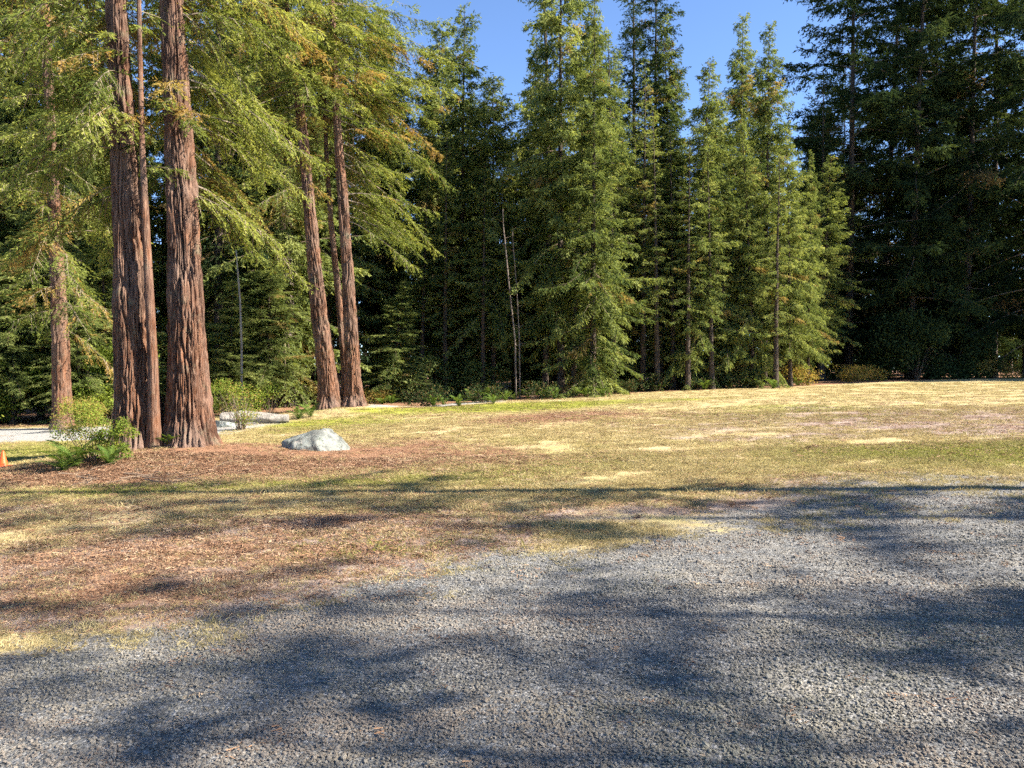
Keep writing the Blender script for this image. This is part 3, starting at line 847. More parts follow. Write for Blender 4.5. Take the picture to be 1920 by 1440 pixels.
# single stems
redwood('redwood_tree', 'slim pale topped redwood rising from the sunlit shrubs near the cone',
        [(118, 805, 15), (114, 640, 14), (106, 480, 11), (99, 330, 9), (91, 160, 8), (84, 20, 7), (80, -60, 6.5)], 26.0, 0.0, 9, 0.05,
        [NEAR(3.5, 14.5, 60, 2.4, None, 0.14, 0.45, -6, 0.42, 0.15, 0.12), UPPER], 26, nseg=48, step=0.1)
redwood('conifer_tree', 'grey barked trunk in the shade between the two redwood clumps',
        [(540, 765, 13), (540, 640, 12), (539, 520, 11), (537, 400, 10), (534, 100, 8), (532, -30, 8)], 39.0, 0.0, 10, 0.02,
        [NEAR(7.5, 19, 40, 2.6, None, 0.08, 0.45, -6, 0.4, 0.25, 0.18)], 26, M_BARK_GREY, nseg=32, step=0.15, cell=0.07, leafm=M_FIR)
redwood('dead_sapling', 'thin white dead stem standing in the shade right of the nearest clump',
        [(453, 765, 2.3), (453, 650, 2.1), (450, 560, 1.8), (445, 500, 1.5), (443, 470, 1.2)], 33.0, 0.0, 11, 0.004, [], 7.0, M_BARK_PALE, nseg=10, step=0.3, flare=0.1, group='dead stems')
STUB = dict(zlo=2.5, zhi=9, nb=16, Rf=lambda f: 0.5+0*f, e_lo=10, e_hi=20, droop=0.2, lat_sp=0.4, lat_len=0.2, leaf_sp=1, leaf_len=0.02, leaf_w=0.004, quad=False, twig=0.02)
redwood('dead_sapling', 'longer pale dead stem leaning in front of the middle conifers',
        [(968, 760, 1.7), (966, 640, 1.6), (955, 540, 1.5), (947, 455, 1.2), (944, 425, 1.0)], 39.0, 0.0, 12, 0.004, [STUB], 9.6, M_BARK_GREY, nseg=10, step=0.3, flare=0.1, group='dead stems')
redwood('dead_sapling', 'shorter pale dead stem right beside the longer leaning one',
        [(975, 757, 1.4), (974, 640, 1.3), (970, 560, 1.1), (964, 480, 0.9), (962, 460, 0.8)], 39.6, 0.0, 13, 0.004, [STUB], 8.6, M_BARK_GREY, nseg=10, step=0.3, flare=0.1, group='dead stems')
redwood('dead_spire', 'bare dead spire with short stubs standing against the blue gap',
        [(1030, 740, 6), (1028, 400, 5), (1025, 130, 3.2), (1020, 0, 2.2)], 46.0, 0.0, 14, 0.006,
        [dict(zlo=14, zhi=26, nb=40, Rf=lambda f: 0.55+0*f, e_lo=-15, e_hi=10, droop=0.2, lat_sp=5, lat_len=0.1, leaf_sp=1, leaf_len=0.02, leaf_w=0.004, quad=False)], 27, M_BARK_DARK, nseg=10, step=0.3, flare=0.1, group='dead stems')

# ------------------------------------------------------------------ shrubs
def stems_mesh(name, rng, n, H, spread, mat, r0=0.012):
    vs, fs, o = [], [], 0
    for i in range(n):
        a = rng.uniform(0, 6.28); R_ = spread*rng.uniform(0.3, 1)
        k = 6
        t = np.linspace(0, 1, k)
        h = H*rng.uniform(0.6, 1.05)
        c = np.stack([np.cos(a)*(0.08+R_*t**1.4), np.sin(a)*(0.08+R_*t**1.4), h*t-0.05], -1) + rng.normal(0, 0.02, (k, 3))
        th = np.linspace(0, 2*np.pi, 4, endpoint=False)
        rad = r0*(1.1-t)
        ring = np.stack([np.cos(th)[None]*rad[:, None], np.sin(th)[None]*rad[:, None], np.zeros((k, 4))], -1)
        V = (c[:, None] + ring).reshape(-1, 3)
        vs.append(V); fs.append(grid_faces(k, 4, True)+o); o += len(V)
    return mesh_from(name, np.concatenate(vs), [(np.concatenate(fs), 0)], [mat])

def shrub(px, py, D, w, h, n, label, seed, ll=0.09, lw=0.022, mat=None, dead=0.0, group='shrubs at the edge of the wood', name='shrub', stems=16):
    if D is None:
        x, y, z = on_ground(px, py)
    else:
        x, y = (px-960)/1440*D, D
        z = float(terrain(x, y))
    rng = np.random.default_rng(seed)
    r = link(name, None, None, (x, y, z))
    lobes = []
    for i in range(17):
        a = rng.uniform(0, 6.28); q = rng.uniform(0, 0.75)**0.6
        lobes.append((math.cos(a)*q*w*0.55, math.sin(a)*q*w*0.45, h*rng.uniform(0.15, 0.92), w*rng.uniform(0.06, 0.24)))
    V, F, ti = leaf_cloud(rng, n, lobes, ll, lw)
    V[:, 2] = np.minimum(V[:, 2], h*1.15)
    link('stems', stems_mesh(name+'_stems', rng, stems, h*0.85, w*0.45, M_TWIG), r)
    link('foliage', mesh_from(name+'_foliage', V, [(F, 0)], [mat or M_SHRUB], {'tint': ti, 'dead': np.repeat((rng.random(n) < dead)*rng.uniform(0.5, 1, n), 4)}), r)
    tag(r, label, 'shrub', group)
    return r

shrub(30, 0, 30.5, 4.4, 3.2, 9000, 'tall green shrub at the frame edge behind the pale path', 201, 0.13, 0.035)
shrub(120, 0, 31.5, 4.2, 4.2, 10000, 'big sunlit shrub behind the slim pale topped redwood', 202, 0.13, 0.035)
shrub(205, 0, 30.0, 3.4, 3.4, 9000, 'bright sunlit shrub pressed against the shrub side of the nearest clump', 203, 0.12, 0.033)
shrub(75, 0, 33.5, 4.5, 5.4, 9000, 'tallest leafy shrub in the gloom behind the pale path', 204, 0.14, 0.037, M_FIR)
shrub(-60, 0, 29.0, 4.0, 3.0, 7000, 'shrub half cut by the frame edge above the traffic cone', 206, 0.13, 0.035)
shrub(168, 866, None, 1.15, 1.05, 4600, 'yellow green huckleberry bush at the foot of the nearest redwood clump', 207, 0.036, 0.011, None, 0.25, 'shrubs at the foot of the redwoods')
shrub(214, 862, None, 0.6, 0.75, 2400, 'lime green bush touching the base of the thickest trunk', 208, 0.038, 0.012, None, 0.08, 'shrubs at the foot of the redwoods')
shrub(140, 0, 24.5, 1.6, 1.0, 2400, 'russet bush under the slim pale topped redwood', 209, 0.06, 0.017, None, 0.7, 'shrubs at the foot of the redwoods')
shrub(452, 806, None, 1.3, 1.45, 900, 'leggy half bare bush with russet stems in front of the bleached log', 210, 0.06, 0.018, None, 0.35, 'shrubs at the foot of the redwoods', stems=34)
shrub(425, 0, 30.5, 1.8, 1.4, 2400, 'dark leafy bush behind the bleached log', 211, 0.08, 0.022, None, 0.1)
shrub(505, 0, 31.0, 1.7, 1.3, 2400, 'small rounded bush beside the grey barked trunk', 212, 0.08, 0.022, None, 0.1)
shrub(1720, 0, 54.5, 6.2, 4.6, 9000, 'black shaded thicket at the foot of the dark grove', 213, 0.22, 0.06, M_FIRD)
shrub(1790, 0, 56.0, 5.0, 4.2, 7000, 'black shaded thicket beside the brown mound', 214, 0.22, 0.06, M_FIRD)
shrub(1500, 0, 47.5, 3.2, 1.1, 2600, 'rusty dry bracken at the end of the sunlit row', 215, 0.12, 0.03, None, 0.85)
shrub(1610, 0, 52.0, 3.4, 1.0, 2600, 'dry brown bracken in front of the dark grove', 216, 0.12, 0.03, None, 0.9)
shrub(1860, 0, 56.0, 3.4, 1.2, 2600, 'low brown brush heap near the far end of the lawn', 217, 0.12, 0.03, None, 0.9)
shrub(700, 757, None, 2.0, 0.75, 1500, 'low straw coloured brush beside the second redwood clump', 218, 0.08, 0.02, None, 0.75, 'shrubs at the foot of the redwoods')
for i, (px, D, w, h, lab) in enumerate(((300, 36, 4, 3.2, 'leafy undergrowth glimpsed between trunks of the nearest clump'), (420, 37, 4, 3.6, 'shaded undergrowth bush left of the thin white dead stem'), (495, 38, 4, 3.0, 'shaded undergrowth bush right of the thin white dead stem'), (760, 41, 4, 2.2, 'dark undergrowth bush behind the open lawn side of second clump'), (880, 43, 4, 2.0, 'dark undergrowth bush below the tall pointed conifer'), (1330, 47, 4, 2.2, 'dark undergrowth bush under the lower bright green conifer'))):
    shrub(px, 0, D, w, h, 5000, lab, 230+i, 0.14, 0.036, M_FIR, 0.05)

# ------------------------------------------------------------------ ferns: each frond a part
def frond_mesh(seed, L=0.75):
    rng = np.random.default_rng(seed)
    k = 22
    t = np.linspace(0, 1, k)
    C = np.stack([L*0.85*t, 0*t, L*(0.75*t-0.62*t*t)], -1)
    vs, fs, o = [], [], 0
    for i in range(1, k):
        l = 0.16*L*math.sin(math.pi*min(1, t[i]*0.86+0.14))**0.8 + 0.015
        for sgn in (-1, 1):
            p = C[i]; w = L/k*0.42
            tip = p + np.array([l*0.25, sgn*l, -0.18*l])
            vs += [p-np.array([w, 0, 0]), p+np.array([w, 0, 0.0]), tip]
            fs.append((o, o+1, o+2)); o += 3
    V = np.array(vs)
    ti = np.repeat(np.clip(rng.normal(0.5, 0.15, len(fs)), 0, 1), 3)
    rach = np.concatenate([C+[0, 0.004, 0], C+[0, -0.004, 0]])
    RF = [(o+i, o+i+1, o+k+i+1, o+k+i) for i in range(k-1)]
    return mesh_from('frond', np.concatenate([V, rach]), [(np.array(fs), 0), (np.array(RF), 0)], [M_FERN], {'tint': np.concatenate([ti, np.full(2*k, 0.6)]), 'dead': np.zeros(len(V)+2*k)})
FRONDS = [frond_mesh(s) for s in (1, 2, 3)]
rf = random.Random(5)
def fern(px, py, size, label, n=13, D=None):
    if D is None: x, y, z = on_ground(px, py)
    else:
        x, y = (px-960)/1440*D, D
        z = float(terrain(x, y))
    r = link('fern', None, None, (x, y, z))
    for i in range(n):
        f = link('frond', rf.choice(FRONDS), r)
        f.rotation_euler = (rf.uniform(-0.2, 0.2), rf.uniform(-0.75, -0.1), i*6.283/n + rf.uniform(-0.2, 0.2))
        s = size*rf.uniform(0.75, 1.15)
        f.scale = (s, s, s)
    tag(r, label, 'fern', 'ferns')
for a in ((140, 876, 0.95, 'sword fern at the lawn edge of the nearest clump mound'), (118, 884, 0.7, 'dark fern lowest on the slope before the nearest clump'), (205, 872, 0.7, 'fern tucked under the lime green bush'), (322, 838, 0.6, 'small fern sprouting in the cleft between the thickest trunks'),
          (582, 782, 1.1, 'sword fern beside the leaning trunk of the second clump'), (560, 786, 0.9, 'low fern at the end of the bleached log'), (735, 757, 1.0, 'fern on the lawn side of the second clump'), (716, 758, 0.8, 'smaller fern close to the second clump'),
          (1040, 748, 1.1, 'first fern along the shadow line under the middle conifers'), (1098, 745, 1.1, 'second fern along the shadow line under the middle conifers'), (1130, 744, 1.0, 'third fern along the shadow line under the drooping boughs'), (925, 757, 1.0, 'shaded fern under the lower sunlit conifer'), (860, 762, 1.0, 'shaded fern below the tall pointed conifer'),
          (1450, 729, 1.2, 'fern at the foot of the bright row near the rusty bracken')):
    fern(*a)

r9 = random.Random(91)
for i in range(16):
    px = r9.uniform(770, 1500)
    e_ = float(np.interp((px-960)/1440, EU, EV))
    fern(px, 0, r9.uniform(0.8, 1.3), 'low fern in the shade along the foot of the conifers', 9, e_ + r9.uniform(0.3, 2.5))
for i, (px, w, h, lab) in enumerate(((800, 2.2, 0.9, 'low brush at the edge of the wood right of the second clump ferns'), (905, 2.0, 0.8, 'low brush under the lower sunlit conifer'), (1005, 2.2, 0.8, 'low brush just right of the two leaning dead stems'), (1165, 1.8, 0.7, 'low brush under the tips of the drooping boughs'), (1235, 2.4, 0.9, 'low brush in the mouth of the dark recess'), (1310, 2.0, 0.9, 'low brush below the second blue gap'), (1395, 2.4, 0.8, 'low brush before the two matching tips'))):
    e_ = float(np.interp((px-960)/1440, EU, EV))
    shrub(px, 0, e_+1.3, w, h, 1100, lab, 300+i, 0.10, 0.026, M_FIRD, 0.2, 'brush along the edge of the wood')

# ------------------------------------------------------------------ boulder, log, cone
def rock(name, px, py, w, d, h, label, seed, mat):
    import bmesh
    x, y, z = on_ground(px, py)
    bm = bmesh.new()
    bmesh.ops.create_icosphere(bm, subdivisions=5, radius=1.0)
    co = np.array([v.co[:] for v in bm.verts])
    n1 = fbm(co[:, 0]*1.3+seed, co[:, 1]*1.3, co[:, 2]*1.3, 3)-0.5
    n2 = fbm(co[:, 0]*5+seed, co[:, 1]*5, co[:, 2]*5, 3)-0.5
    # facets: clip against a few planes
    rng = np.random.default_rng(seed)
    n3 = fbm(co[:, 0]*14+seed, co[:, 1]*14, co[:, 2]*14, 3)-0.5
    q = co*(1+0.7*n1+0.16*n2)[:, None]
    for i in range(9):
        nv = nrm(rng.normal(0, 1, 3)); nv[2] = abs(nv[2]); o = rng.uniform(0.62, 0.85)
        dd = q@nv - o
        q = q - np.maximum(dd, 0)[:, None]*nv*0.85
    q = q*(1+0.10*n2+0.07*n3)[:, None]*np.array([w/2, d/2, h])
    for v, c in zip(bm.verts, q): v.co = c
    me = bpy.data.meshes.new(name)
    bm.to_mesh(me); bm.free()
    me.materials.append(mat)
    for p in me.polygons: p.use_smooth = True
    o = link(name, me, None, (x, y, z - h*0.2))
    o.rotation_euler = (0, 0, rng.uniform(-0.4, 0.4))
    return tag(o, label, 'boulder')
t = NT('lichen_rock')
p = t.n('TexCoord').outputs['Object']
c = t.mix(t.maprange(t.noise(p, 3.0, 5, 0.7), 0.38, 0.6), (0.09, 0.09, 0.08), (0.25, 0.26, 0.225))
c = t.mix(t.maprange(t.noise(p, 8.0, 4, 0.7), 0.56, 0.66), c, (0.075, 0.085, 0.06))
c = t.mix(t.maprange(t.noise(p, 5.0, 3, 0.6), 0.58, 0.7), c, (0.34, 0.30, 0.25))
M_ROCK = t.out(t.principled(c, 0.9, t.bump(t.noise(p, 14, 5, 0.7), 0.8, 0.04), 0.2))
rock('boulder', 596, 842, 1.3, 1.0, 0.72, 'pale lichen covered boulder lying on the lawn among brown needles', 3, M_ROCK)
rock('boulder', 418, 800, 1.05, 0.8, 0.34, 'low greenish boulder against the trunk side end of the bleached log', 8, M_ROCK)

def log():
    x, y, z = on_ground(478, 795)
    r = link('fallen_log', None, None, (x, y, z+0.20))
    n, k = 40, 28
    t = np.linspace(0, 1, n)
    th = np.linspace(0, 2*np.pi, k, endpoint=False)
    T, S = np.meshgrid(th, t)
    rad = 0.22*(1-0.22*S)*(1 + 0.5*(fbm(np.cos(T)*1.6+4, np.sin(T)*1.6, S*5.0, 3)-0.5)) + 0.06*(fbm(np.cos(T)*9, np.sin(T)*9, S*3, 2)-0.5)
    end = np.minimum(1, np.minimum(S, 1-S)*n/1.2)
    rad = rad*(0.82+0.18*end)
    L = 2.2
    V = np.stack([(S-0.5)*L, np.cos(T)*rad, np.sin(T)*rad*0.9 + 0.05*np.sin(S*5)], -1).reshape(-1, 3)
    V = np.concatenate([V, [[-L/2, 0, 0], [L/2, 0, 0.05*math.sin(5)]]])
    caps = [(n*k, j, (j+1) % k) for j in range(k)] + [(n*k+1, (n-1)*k+(j+1) % k, (n-1)*k+j) for j in range(k)]
    link('bole', mesh_from('log_bole', V, [(grid_faces(n, k, True)[:, ::-1], 0)], [M_BARK_PALE], smooth=True), r)
    link('cut_end', mesh_from('log_ends', V, [(np.array(caps), 0)], [M_BARK_PALE]), r)
    r.rotation_euler = (0, 0, R(14))
    tag(r, 'bleached pale log lying behind the boulder toward the second clump', 'log')
log()

def cone():
    x, y, z = on_ground(6, 876)
    s = y/1440*30/0.46
    r = link('traffic_cone', None, None, (x, y, z+0.012))
    th = np.linspace(0, 2*np.pi, 32, endpoint=False)
    def lathe(name, prof, mat):
        V = np.concatenate([np.stack([np.cos(th)*a, np.sin(th)*a, 0*th+b], -1) for a, b in prof])*s
        return link(name, mesh_from(name, V, [(grid_faces(len(prof), 32, True), 0)], [mat], smooth=True), r)
    t = NT('cone_plastic'); mo = t.out(t.principled((0.75, 0.10, 0.02), 0.5))
    lathe('body', [(0.128, 0.028), (0.118, 0.05), (0.032, 0.445), (0.026, 0.455), (0.018, 0.455), (0.018, 0.42)], mo)
    import bmesh
    bm = bmesh.new()
    bmesh.ops.create_cube(bm, size=1)
    bmesh.ops.scale(bm, vec=(0.33*s, 0.33*s, 0.028*s), verts=bm.verts)
    bmesh.ops.bevel(bm, geom=[e for e in bm.edges], offset=0.008*s, segments=2, affect='EDGES')
    bmesh.ops.translate(bm, vec=(0, 0, 0.014*s), verts=bm.verts)
    me = bpy.data.meshes.new('cone_base'); bm.to_mesh(me); bm.free(); me.materials.append(mo)
    link('base', me, r)
    tag(r, 'small orange traffic cone on bright grass at the edge of the picture', 'cone')
cone()

def sticks():
    r = np.random.default_rng(77)
    meshes = []
    for q in range(4):
        k = 9
        tt = np.linspace(0, 1, k)
        c = np.stack([tt-0.5, 0.05*np.cumsum(r.normal(0, 0.5, k)), 0.03*np.cumsum(r.normal(0, 0.5, k))], -1)
        c[:, 1:] -= c[:, 1:].mean(0)
        th = np.linspace(0, 2*np.pi, 6, endpoint=False)
        rad = 0.014*(1.15-tt)
        V = (c[:, None] + np.stack([np.zeros((k, 6)), np.cos(th)[None]*rad[:, None], np.sin(th)[None]*rad[:, None]], -1)).reshape(-1, 3)
        f2 = [grid_faces(k, 6, True)]
        o = len(V)
        vv = [V]
        for j in (3, 5, 6):          # side twigs
            d = np.array([0.7, r.choice([-1, 1])*0.6, 0.15])*r.uniform(0.15, 0.32)
            a_, b_ = c[j], c[j]+d
            w = np.array([0, 0, 0.006]); w2 = np.array([0.004, 0.004, 0])
            vv.append(np.array([a_-w, a_+w, a_+w2, b_]))
            f2.append(np.array([[o, o+1, o+3, o+3], [o+1, o+2, o+3, o+3]])[:, :4]); o += 4
        tris = np.concatenate([x[:, :3] for x in f2[1:]])
        meshes.append(mesh_from('stick', np.concatenate(vv), [(f2[0], 0), (tris, 0)], [M_TWIG]))
    for i in range(26):
        px, py = r.uniform(90, 420), r.uniform(872, 915)
        x, y, z = on_ground(round(px), round(py))
        o = link('fallen_stick', meshes[i % 4], None, (x, y, z+0.03))
        o.rotation_euler = (r.uniform(0, 6.28), r.normal(0, 0.12), r.normal(0.1, 0.7))
        q = r.uniform(0.3, 0.75); o.scale = (q, q, q)
        tag(o, 'thin dead stick lying on the brown mulch below the nearest redwood clump', 'stick', 'sticks on the mulch')
sticks()

# ------------------------------------------------------------------ scatter: gravel stones, grass tufts, needle litter (geometry-node instances)
def scatter(name, pts, rot, scl, templates, label, cat, attrs=None):
    me = bpy.data.meshes.new(name)
    me.vertices.add(len(pts))
    me.vertices.foreach_set('co', np.asarray(pts, np.float32).ravel())
    a = me.attributes.new('rot', 'FLOAT_VECTOR', 'POINT'); a.data.foreach_set('vector', np.asarray(rot, np.float32).ravel())
    a = me.attributes.new('scl', 'FLOAT_VECTOR', 'POINT'); a.data.foreach_set('vector', np.asarray(scl, np.float32).ravel())
    for k, v in (attrs or {}).items():
        a = me.attributes.new(k, 'FLOAT', 'POINT'); a.data.foreach_set('value', np.asarray(v, np.float32))
    col = bpy.data.collections.new(name+'_kinds')
    for i, tm in enumerate(templates):
        col.objects.link(bpy.data.objects.new('%s_kind' % name, tm))
    ng = bpy.data.node_groups.new(name, 'GeometryNodeTree')
    ng.interface.new_socket('Geometry', in_out='INPUT', socket_type='NodeSocketGeometry')
    ng.interface.new_socket('Geometry', in_out='OUTPUT', socket_type='NodeSocketGeometry')
    gi = ng.nodes.new('NodeGroupInput'); go = ng.nodes.new('NodeGroupOutput')
    mp = ng.nodes.new('GeometryNodeMeshToPoints')
    ci = ng.nodes.new('GeometryNodeCollectionInfo')
    ci.inputs['Collection'].default_value = col
    ci.inputs['Separate Children'].default_value = True
    ci.inputs['Reset Children'].default_value = True
    ip = ng.nodes.new('GeometryNodeInstanceOnPoints')
    ip.inputs['Pick Instance'].default_value = True
    def named(nm, ty):
        nd = ng.nodes.new('GeometryNodeInputNamedAttribute'); nd.data_type = ty; nd.inputs['Name'].default_value = nm
        return nd.outputs['Attribute']
    e2r = ng.nodes.new('FunctionNodeEulerToRotation')
    L = ng.links.new
    L(gi.outputs[0], mp.inputs['Mesh'])
    L(mp.outputs[0], ip.inputs['Points'])
    L(ci.outputs[0], ip.inputs['Instance'])
    rv = ng.nodes.new('FunctionNodeRandomValue'); rv.data_type = 'INT'
    for s_ in rv.inputs:
        if s_.type == 'INT' and s_.name == 'Min': s_.default_value = 0
        if s_.type == 'INT' and s_.name == 'Max': s_.default_value = len(templates)-1
    L([o_ for o_ in rv.outputs if o_.type == 'INT'][0], ip.inputs['Instance Index'])
    L(named('rot', 'FLOAT_VECTOR'), e2r.inputs[0])
    L(e2r.outputs[0], ip.inputs['Rotation'])
    L(named('scl', 'FLOAT_VECTOR'), ip.inputs['Scale'])
    L(ip.outputs[0], go.inputs[0])
    o = link(name, me)
    md = o.modifiers.new('scatter', 'NODES'); md.node_group = ng
    tag(o, label, cat, kind='stuff')
    return o

def stone_mesh(seed, mat):
    import bmesh
    bm = bmesh.new()
    bmesh.ops.create_icosphere(bm, subdivisions=2, radius=1.0)
    rng = np.random.default_rng(seed)
    co = np.array([v.co[:] for v in bm.verts])
    for i in range(10):
        nv = nrm(rng.normal(0, 1, 3)); o = rng.uniform(0.5, 0.8)
        co = co - np.maximum(co@nv-o, 0)[:, None]*nv
    co = co*np.array([1.0, rng.uniform(0.65, 0.95), rng.uniform(0.45, 0.75)])
    for v, c in zip(bm.verts, co): v.co = c
    me = bpy.data.meshes.new('stone'); bm.to_mesh(me); bm.free(); me.materials.append(mat)
    return me
t = NT('gravel_stone')
oi = t.n('ObjectInfo').outputs['Random']
c = t.ramp(oi, [(0.0, (0.095, 0.088, 0.078)), (0.3, (0.20, 0.188, 0.165)), (0.65, (0.32, 0.30, 0.262)), (0.88, (0.43, 0.40, 0.345)), (1.0, (0.56, 0.52, 0.45))])
c = t.mix(1.0, c, (0.72, 0.70, 0.67), 'MULTIPLY')
p = t.n('TexCoord').outputs['Object']
c = t.mix(t.math('MULTIPLY', t.attr('tone', 'INSTANCER'), 0.65), c, (0.215, 0.20, 0.125))
c = t.mix(t.math('MULTIPLY', t.attr('tone2', 'INSTANCER'), 0.6), c, (0.27, 0.195, 0.145))
c = t.mix(t.maprange(t.noise(p, 2.2, 4, 0.7), 0.4, 0.7, 0, 0.5), c, (0.29, 0.265, 0.225))
M_STONE = t.out(t.principled(c, 0.85, t.bump(t.noise(p, 6, 3, 0.6), 0.5, 0.1), 0.25))
STONES = [stone_mesh(s, M_STONE) for s in range(7)]

rng = np.random.default_rng(99)
def sample(n, y0, y1, margin=0.9, pw=1.0):
    """points over the wedge of ground in front of the camera, even per square metre when pw = 1"""
    y = np.sqrt(rng.random(n)*(y1**2-y0**2)+y0**2) if pw == 1.0 else y0*(y1/y0)**rng.random(n)
    x = rng.uniform(-1, 1, n)*(0.70*y+margin)
    return x, y
def gravel():
    X, Y, S = [], [], []
    for n, y0, y1, s0, s1 in ((52000, 2.3, 3.6, 0.0032, 0.0125), (64000, 3.6, 5.5, 0.0036, 0.0135), (46000, 5.5, 8.5, 0.005, 0.015), (24000, 8.5, 13, 0.007, 0.016)):
        x, y = sample(n, y0, y1)
        m = ground_masks(x, y)
        dd = np.interp(x/y, GU, GV) - y + 0.5*(fbm(x/2.2, y/2.2, 6.0, 3)-0.5)
        rut = np.exp(-((dd-1.35)/0.30)**2) + np.exp(-((dd-2.95)/0.32)**2)
        keep = rng.random(n) < (m['gravel']**2*(1-0.62*np.clip(rut, 0, 1)) + 0.025)
        x, y = x[keep], y[keep]
        X.append(x); Y.append(y); S.append(s0+(s1-s0)*rng.random(len(x))**2.2)
    x, y, s = map(np.concatenate, (X, Y, S))
    z = terrain(x, y) + 0.018*(fbm(x/0.28, y/0.28, 1.0, 4)-0.5)*sstep(30, 8, np.hypot(x, y)) + s*0.25
    big = rng.random(len(x)) < 0.016
    s = np.where(big, s*1.9, s)
    scatter('gravel', np.stack([x, y, z], -1), np.stack([rng.normal(0, 0.35, len(x)), rng.normal(0, 0.35, len(x)), rng.uniform(0, 6.28, len(x))], -1), np.repeat(s[:, None], 3, 1), STONES, 'loose grey crushed gravel covering the drive', 'gravel', {'tone': np.clip(fbm(x/1.1+7, y/0.7, 4.0, 4)*2.4-0.75, 0, 1), 'tone2': np.clip(fbm(x/0.8+70, y/0.5, 9.0, 3)*2.6-0.95, 0, 1)})
gravel()

def tuft_mesh(seed, mat, n=26, R_=0.085, h=0.05, w=0.0022, lay=0.9):
    r = np.random.default_rng(seed)
    a = r.uniform(0, 6.28, n); q = R_*np.sqrt(r.random(n))
    B = np.stack([np.cos(a)*q, np.sin(a)*q, 0*a-0.004], -1)
    d = nrm(np.stack([r.normal(0, lay, n), r.normal(0, lay, n), np.ones(n)], -1))
    l = h*r.uniform(0.5, 1.4, n)
    pe = nrm(np.cross(d, r.normal(0, 1, (n, 3))))*w
    m = B + d*(l*0.55)[:, None]
    tip = B + d*(l*0.9)[:, None] + np.stack([d[:, 0], d[:, 1], -0.35+0*a], -1)*(l*0.3)[:, None]
    V = np.stack([B-pe, B+pe, m+pe*0.8, tip, m-pe*0.8], 1).reshape(-1, 3)
    F = np.arange(n*5).reshape(-1, 5)
    return mesh_from('tuft', V, [(F, 0)], [mat])
t = NT('lawn_blade')
oi = t.n('ObjectInfo').outputs['Random']
gr = t.attr('green', 'INSTANCER')
straw = t.ramp(oi, [(0.0, (0.25, 0.19, 0.085)), (0.5, (0.42, 0.33, 0.15)), (1.0, (0.56, 0.46, 0.24))])
grn = t.ramp(oi, [(0.0, (0.14, 0.16, 0.03)), (0.5, (0.25, 0.255, 0.05)), (1.0, (0.38, 0.36, 0.09))])
c = t.mix(gr, straw, grn)
b = t.n('BsdfDiffuse'); t.t.links.new(c, b.inputs[0]); b = b.outputs[0]
tr = t.n('BsdfTranslucent'); t.t.links.new(c, tr.inputs[0])
mx = t.n('MixShader', Fac=0.3); t.t.links.new(b, mx.inputs[1]); t.t.links.new(tr.outputs[0], mx.inputs[2])
M_BLADE = t.out(mx.outputs[0])
TUFTS = [tuft_mesh(s, M_BLADE) for s in range(5)]
def lawn():
    X, Y, S, G = [], [], [], []
    for n, y0, y1, s0 in ((20000, 4.5, 8, 0.75), (42000, 8, 14, 1.0), (34000, 14, 24, 1.4), (20000, 24, 46, 2.0)):
        x, y = sample(n, y0, y1)
        m = ground_masks(x, y)
        cl = fbm(x/0.9+3, y/0.9, 2.0, 3)
        p = (1-m['gravel'])*(1-0.92*m['duff'])*(1-m['path'])*(1-0.7*m['dirt'])*sstep(0.30, 0.55, cl+0.25*m['green'])
        keep = rng.random(n) < p
        x, y = x[keep], y[keep]
        X.append(x); Y.append(y); S.append(s0*rng.uniform(0.6, 1.3, len(x))*(1+0.3*m['green'][keep]))
        G.append(np.clip(m['green'][keep]*1.3 - 0.25 + rng.normal(0, 0.2, len(x)), 0, 1))
    x, y, s, g = map(np.concatenate, (X, Y, S, G))
    z = terrain(x, y) + 0.018*(fbm(x/0.28, y/0.28, 1.0, 4)-0.5)*sstep(30, 8, np.hypot(x, y))
    sc = np.stack([s, s, 0.85*s**0.35*rng.uniform(0.6, 1.3, len(s))*np.where(rng.random(len(s)) < 0.03, 2.0, 1.0)], -1)
    scatter('grass', np.stack([x, y, z], -1), np.stack([0*x, 0*x, rng.uniform(0, 6.28, len(x))], -1), sc, TUFTS, 'short dry grass of the lawn with greener patches', 'grass', {'green': g})
lawn()

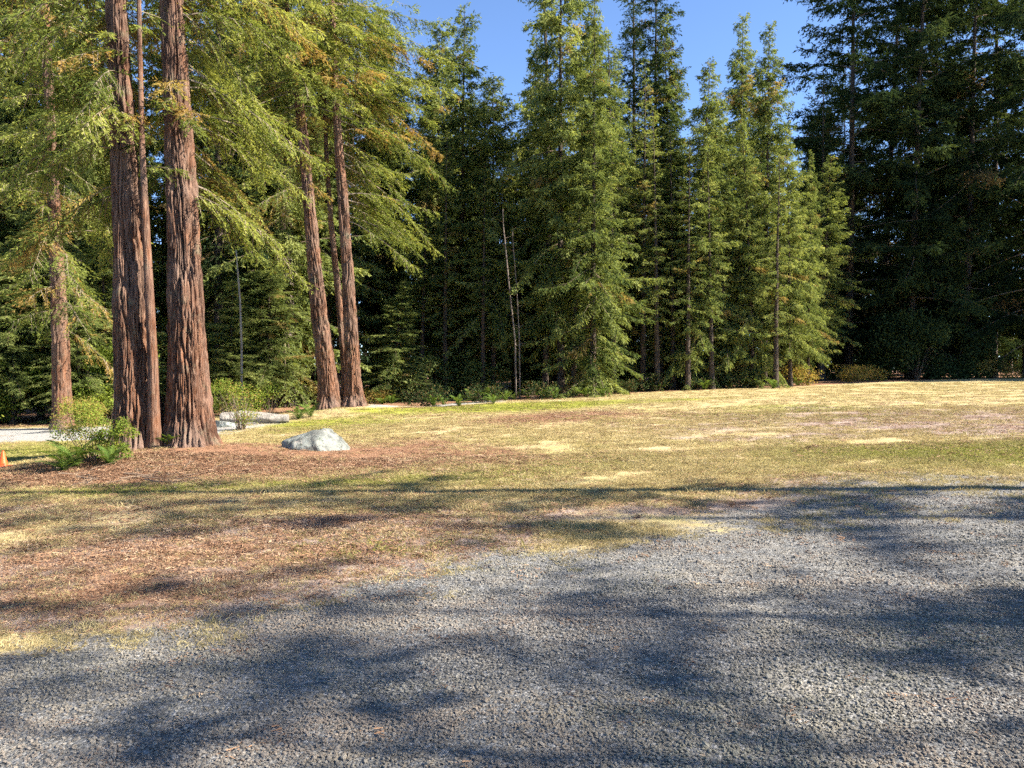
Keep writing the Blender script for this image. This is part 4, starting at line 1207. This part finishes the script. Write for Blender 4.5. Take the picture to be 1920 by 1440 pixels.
def litter_mesh(seed, mat, n=34, R_=0.15):
    r = np.random.default_rng(seed)
    vs = []
    for i in range(n):
        a, q = r.uniform(0, 6.28), R_*math.sqrt(r.random())
        c = np.array([math.cos(a)*q, math.sin(a)*q, r.uniform(0.002, 0.02)])
        b = r.uniform(0, 6.28); L = r.choice([0.012, 0.022, 0.035, 0.07], p=[0.4, 0.37, 0.19, 0.04])
        d = np.array([math.cos(b), math.sin(b), r.normal(0, 0.25)])
        w = np.array([-math.sin(b), math.cos(b), r.normal(0, 0.5)])*r.uniform(0.0015, 0.004)
        vs += [c-d*L/2-w, c-d*L/2+w, c+d*L/2+w*0.6, c+d*L/2-w*0.6]
    return mesh_from('litter', np.array(vs), [(np.arange(n*4).reshape(-1, 4), 0)], [mat])
t = NT('needle_litter')
oi = t.n('ObjectInfo').outputs['Random']
c = t.ramp(oi, [(0.0, (0.075, 0.04, 0.026)), (0.4, (0.19, 0.10, 0.055)), (0.8, (0.31, 0.18, 0.10)), (1.0, (0.38, 0.28, 0.18))])
M_LITTER = t.out(t.principled(c, 0.85, None, 0.15))
LITTER = [litter_mesh(s, M_LITTER) for s in range(5)]
def litter():
    X, Y = [], []
    for n, y0, y1 in ((9000, 3, 7), (22000, 7, 14), (22000, 14, 34)):
        x, y = sample(n, y0, y1)
        m = ground_masks(x, y)
        p = np.clip(0.9*m['duff'] + 0.55*m['dirt'] + 0.05 + 0.15*(x < -1) - 0.75*m['gravel'] - 0.8*m['path'], 0.03, 1)
        keep = rng.random(n) < p
        X.append(x[keep]); Y.append(y[keep])
    x, y = np.concatenate(X), np.concatenate(Y)
    z = terrain(x, y) + 0.018*(fbm(x/0.28, y/0.28, 1.0, 4)-0.5)*sstep(30, 8, np.hypot(x, y)) + 0.002
    s = rng.uniform(0.7, 1.4, len(x))*(1+0.03*np.maximum(y-10, 0))*(0.55+0.45*sstep(4, 9, y))
    scatter('needle_litter', np.stack([x, y, z], -1), np.stack([0*x, 0*x, rng.uniform(0, 6.28, len(x))], -1), np.stack([s, s, np.minimum(s, 1.3)], -1), LITTER, 'brown fallen redwood needles and twigs strewn over the ground', 'litter')
litter()
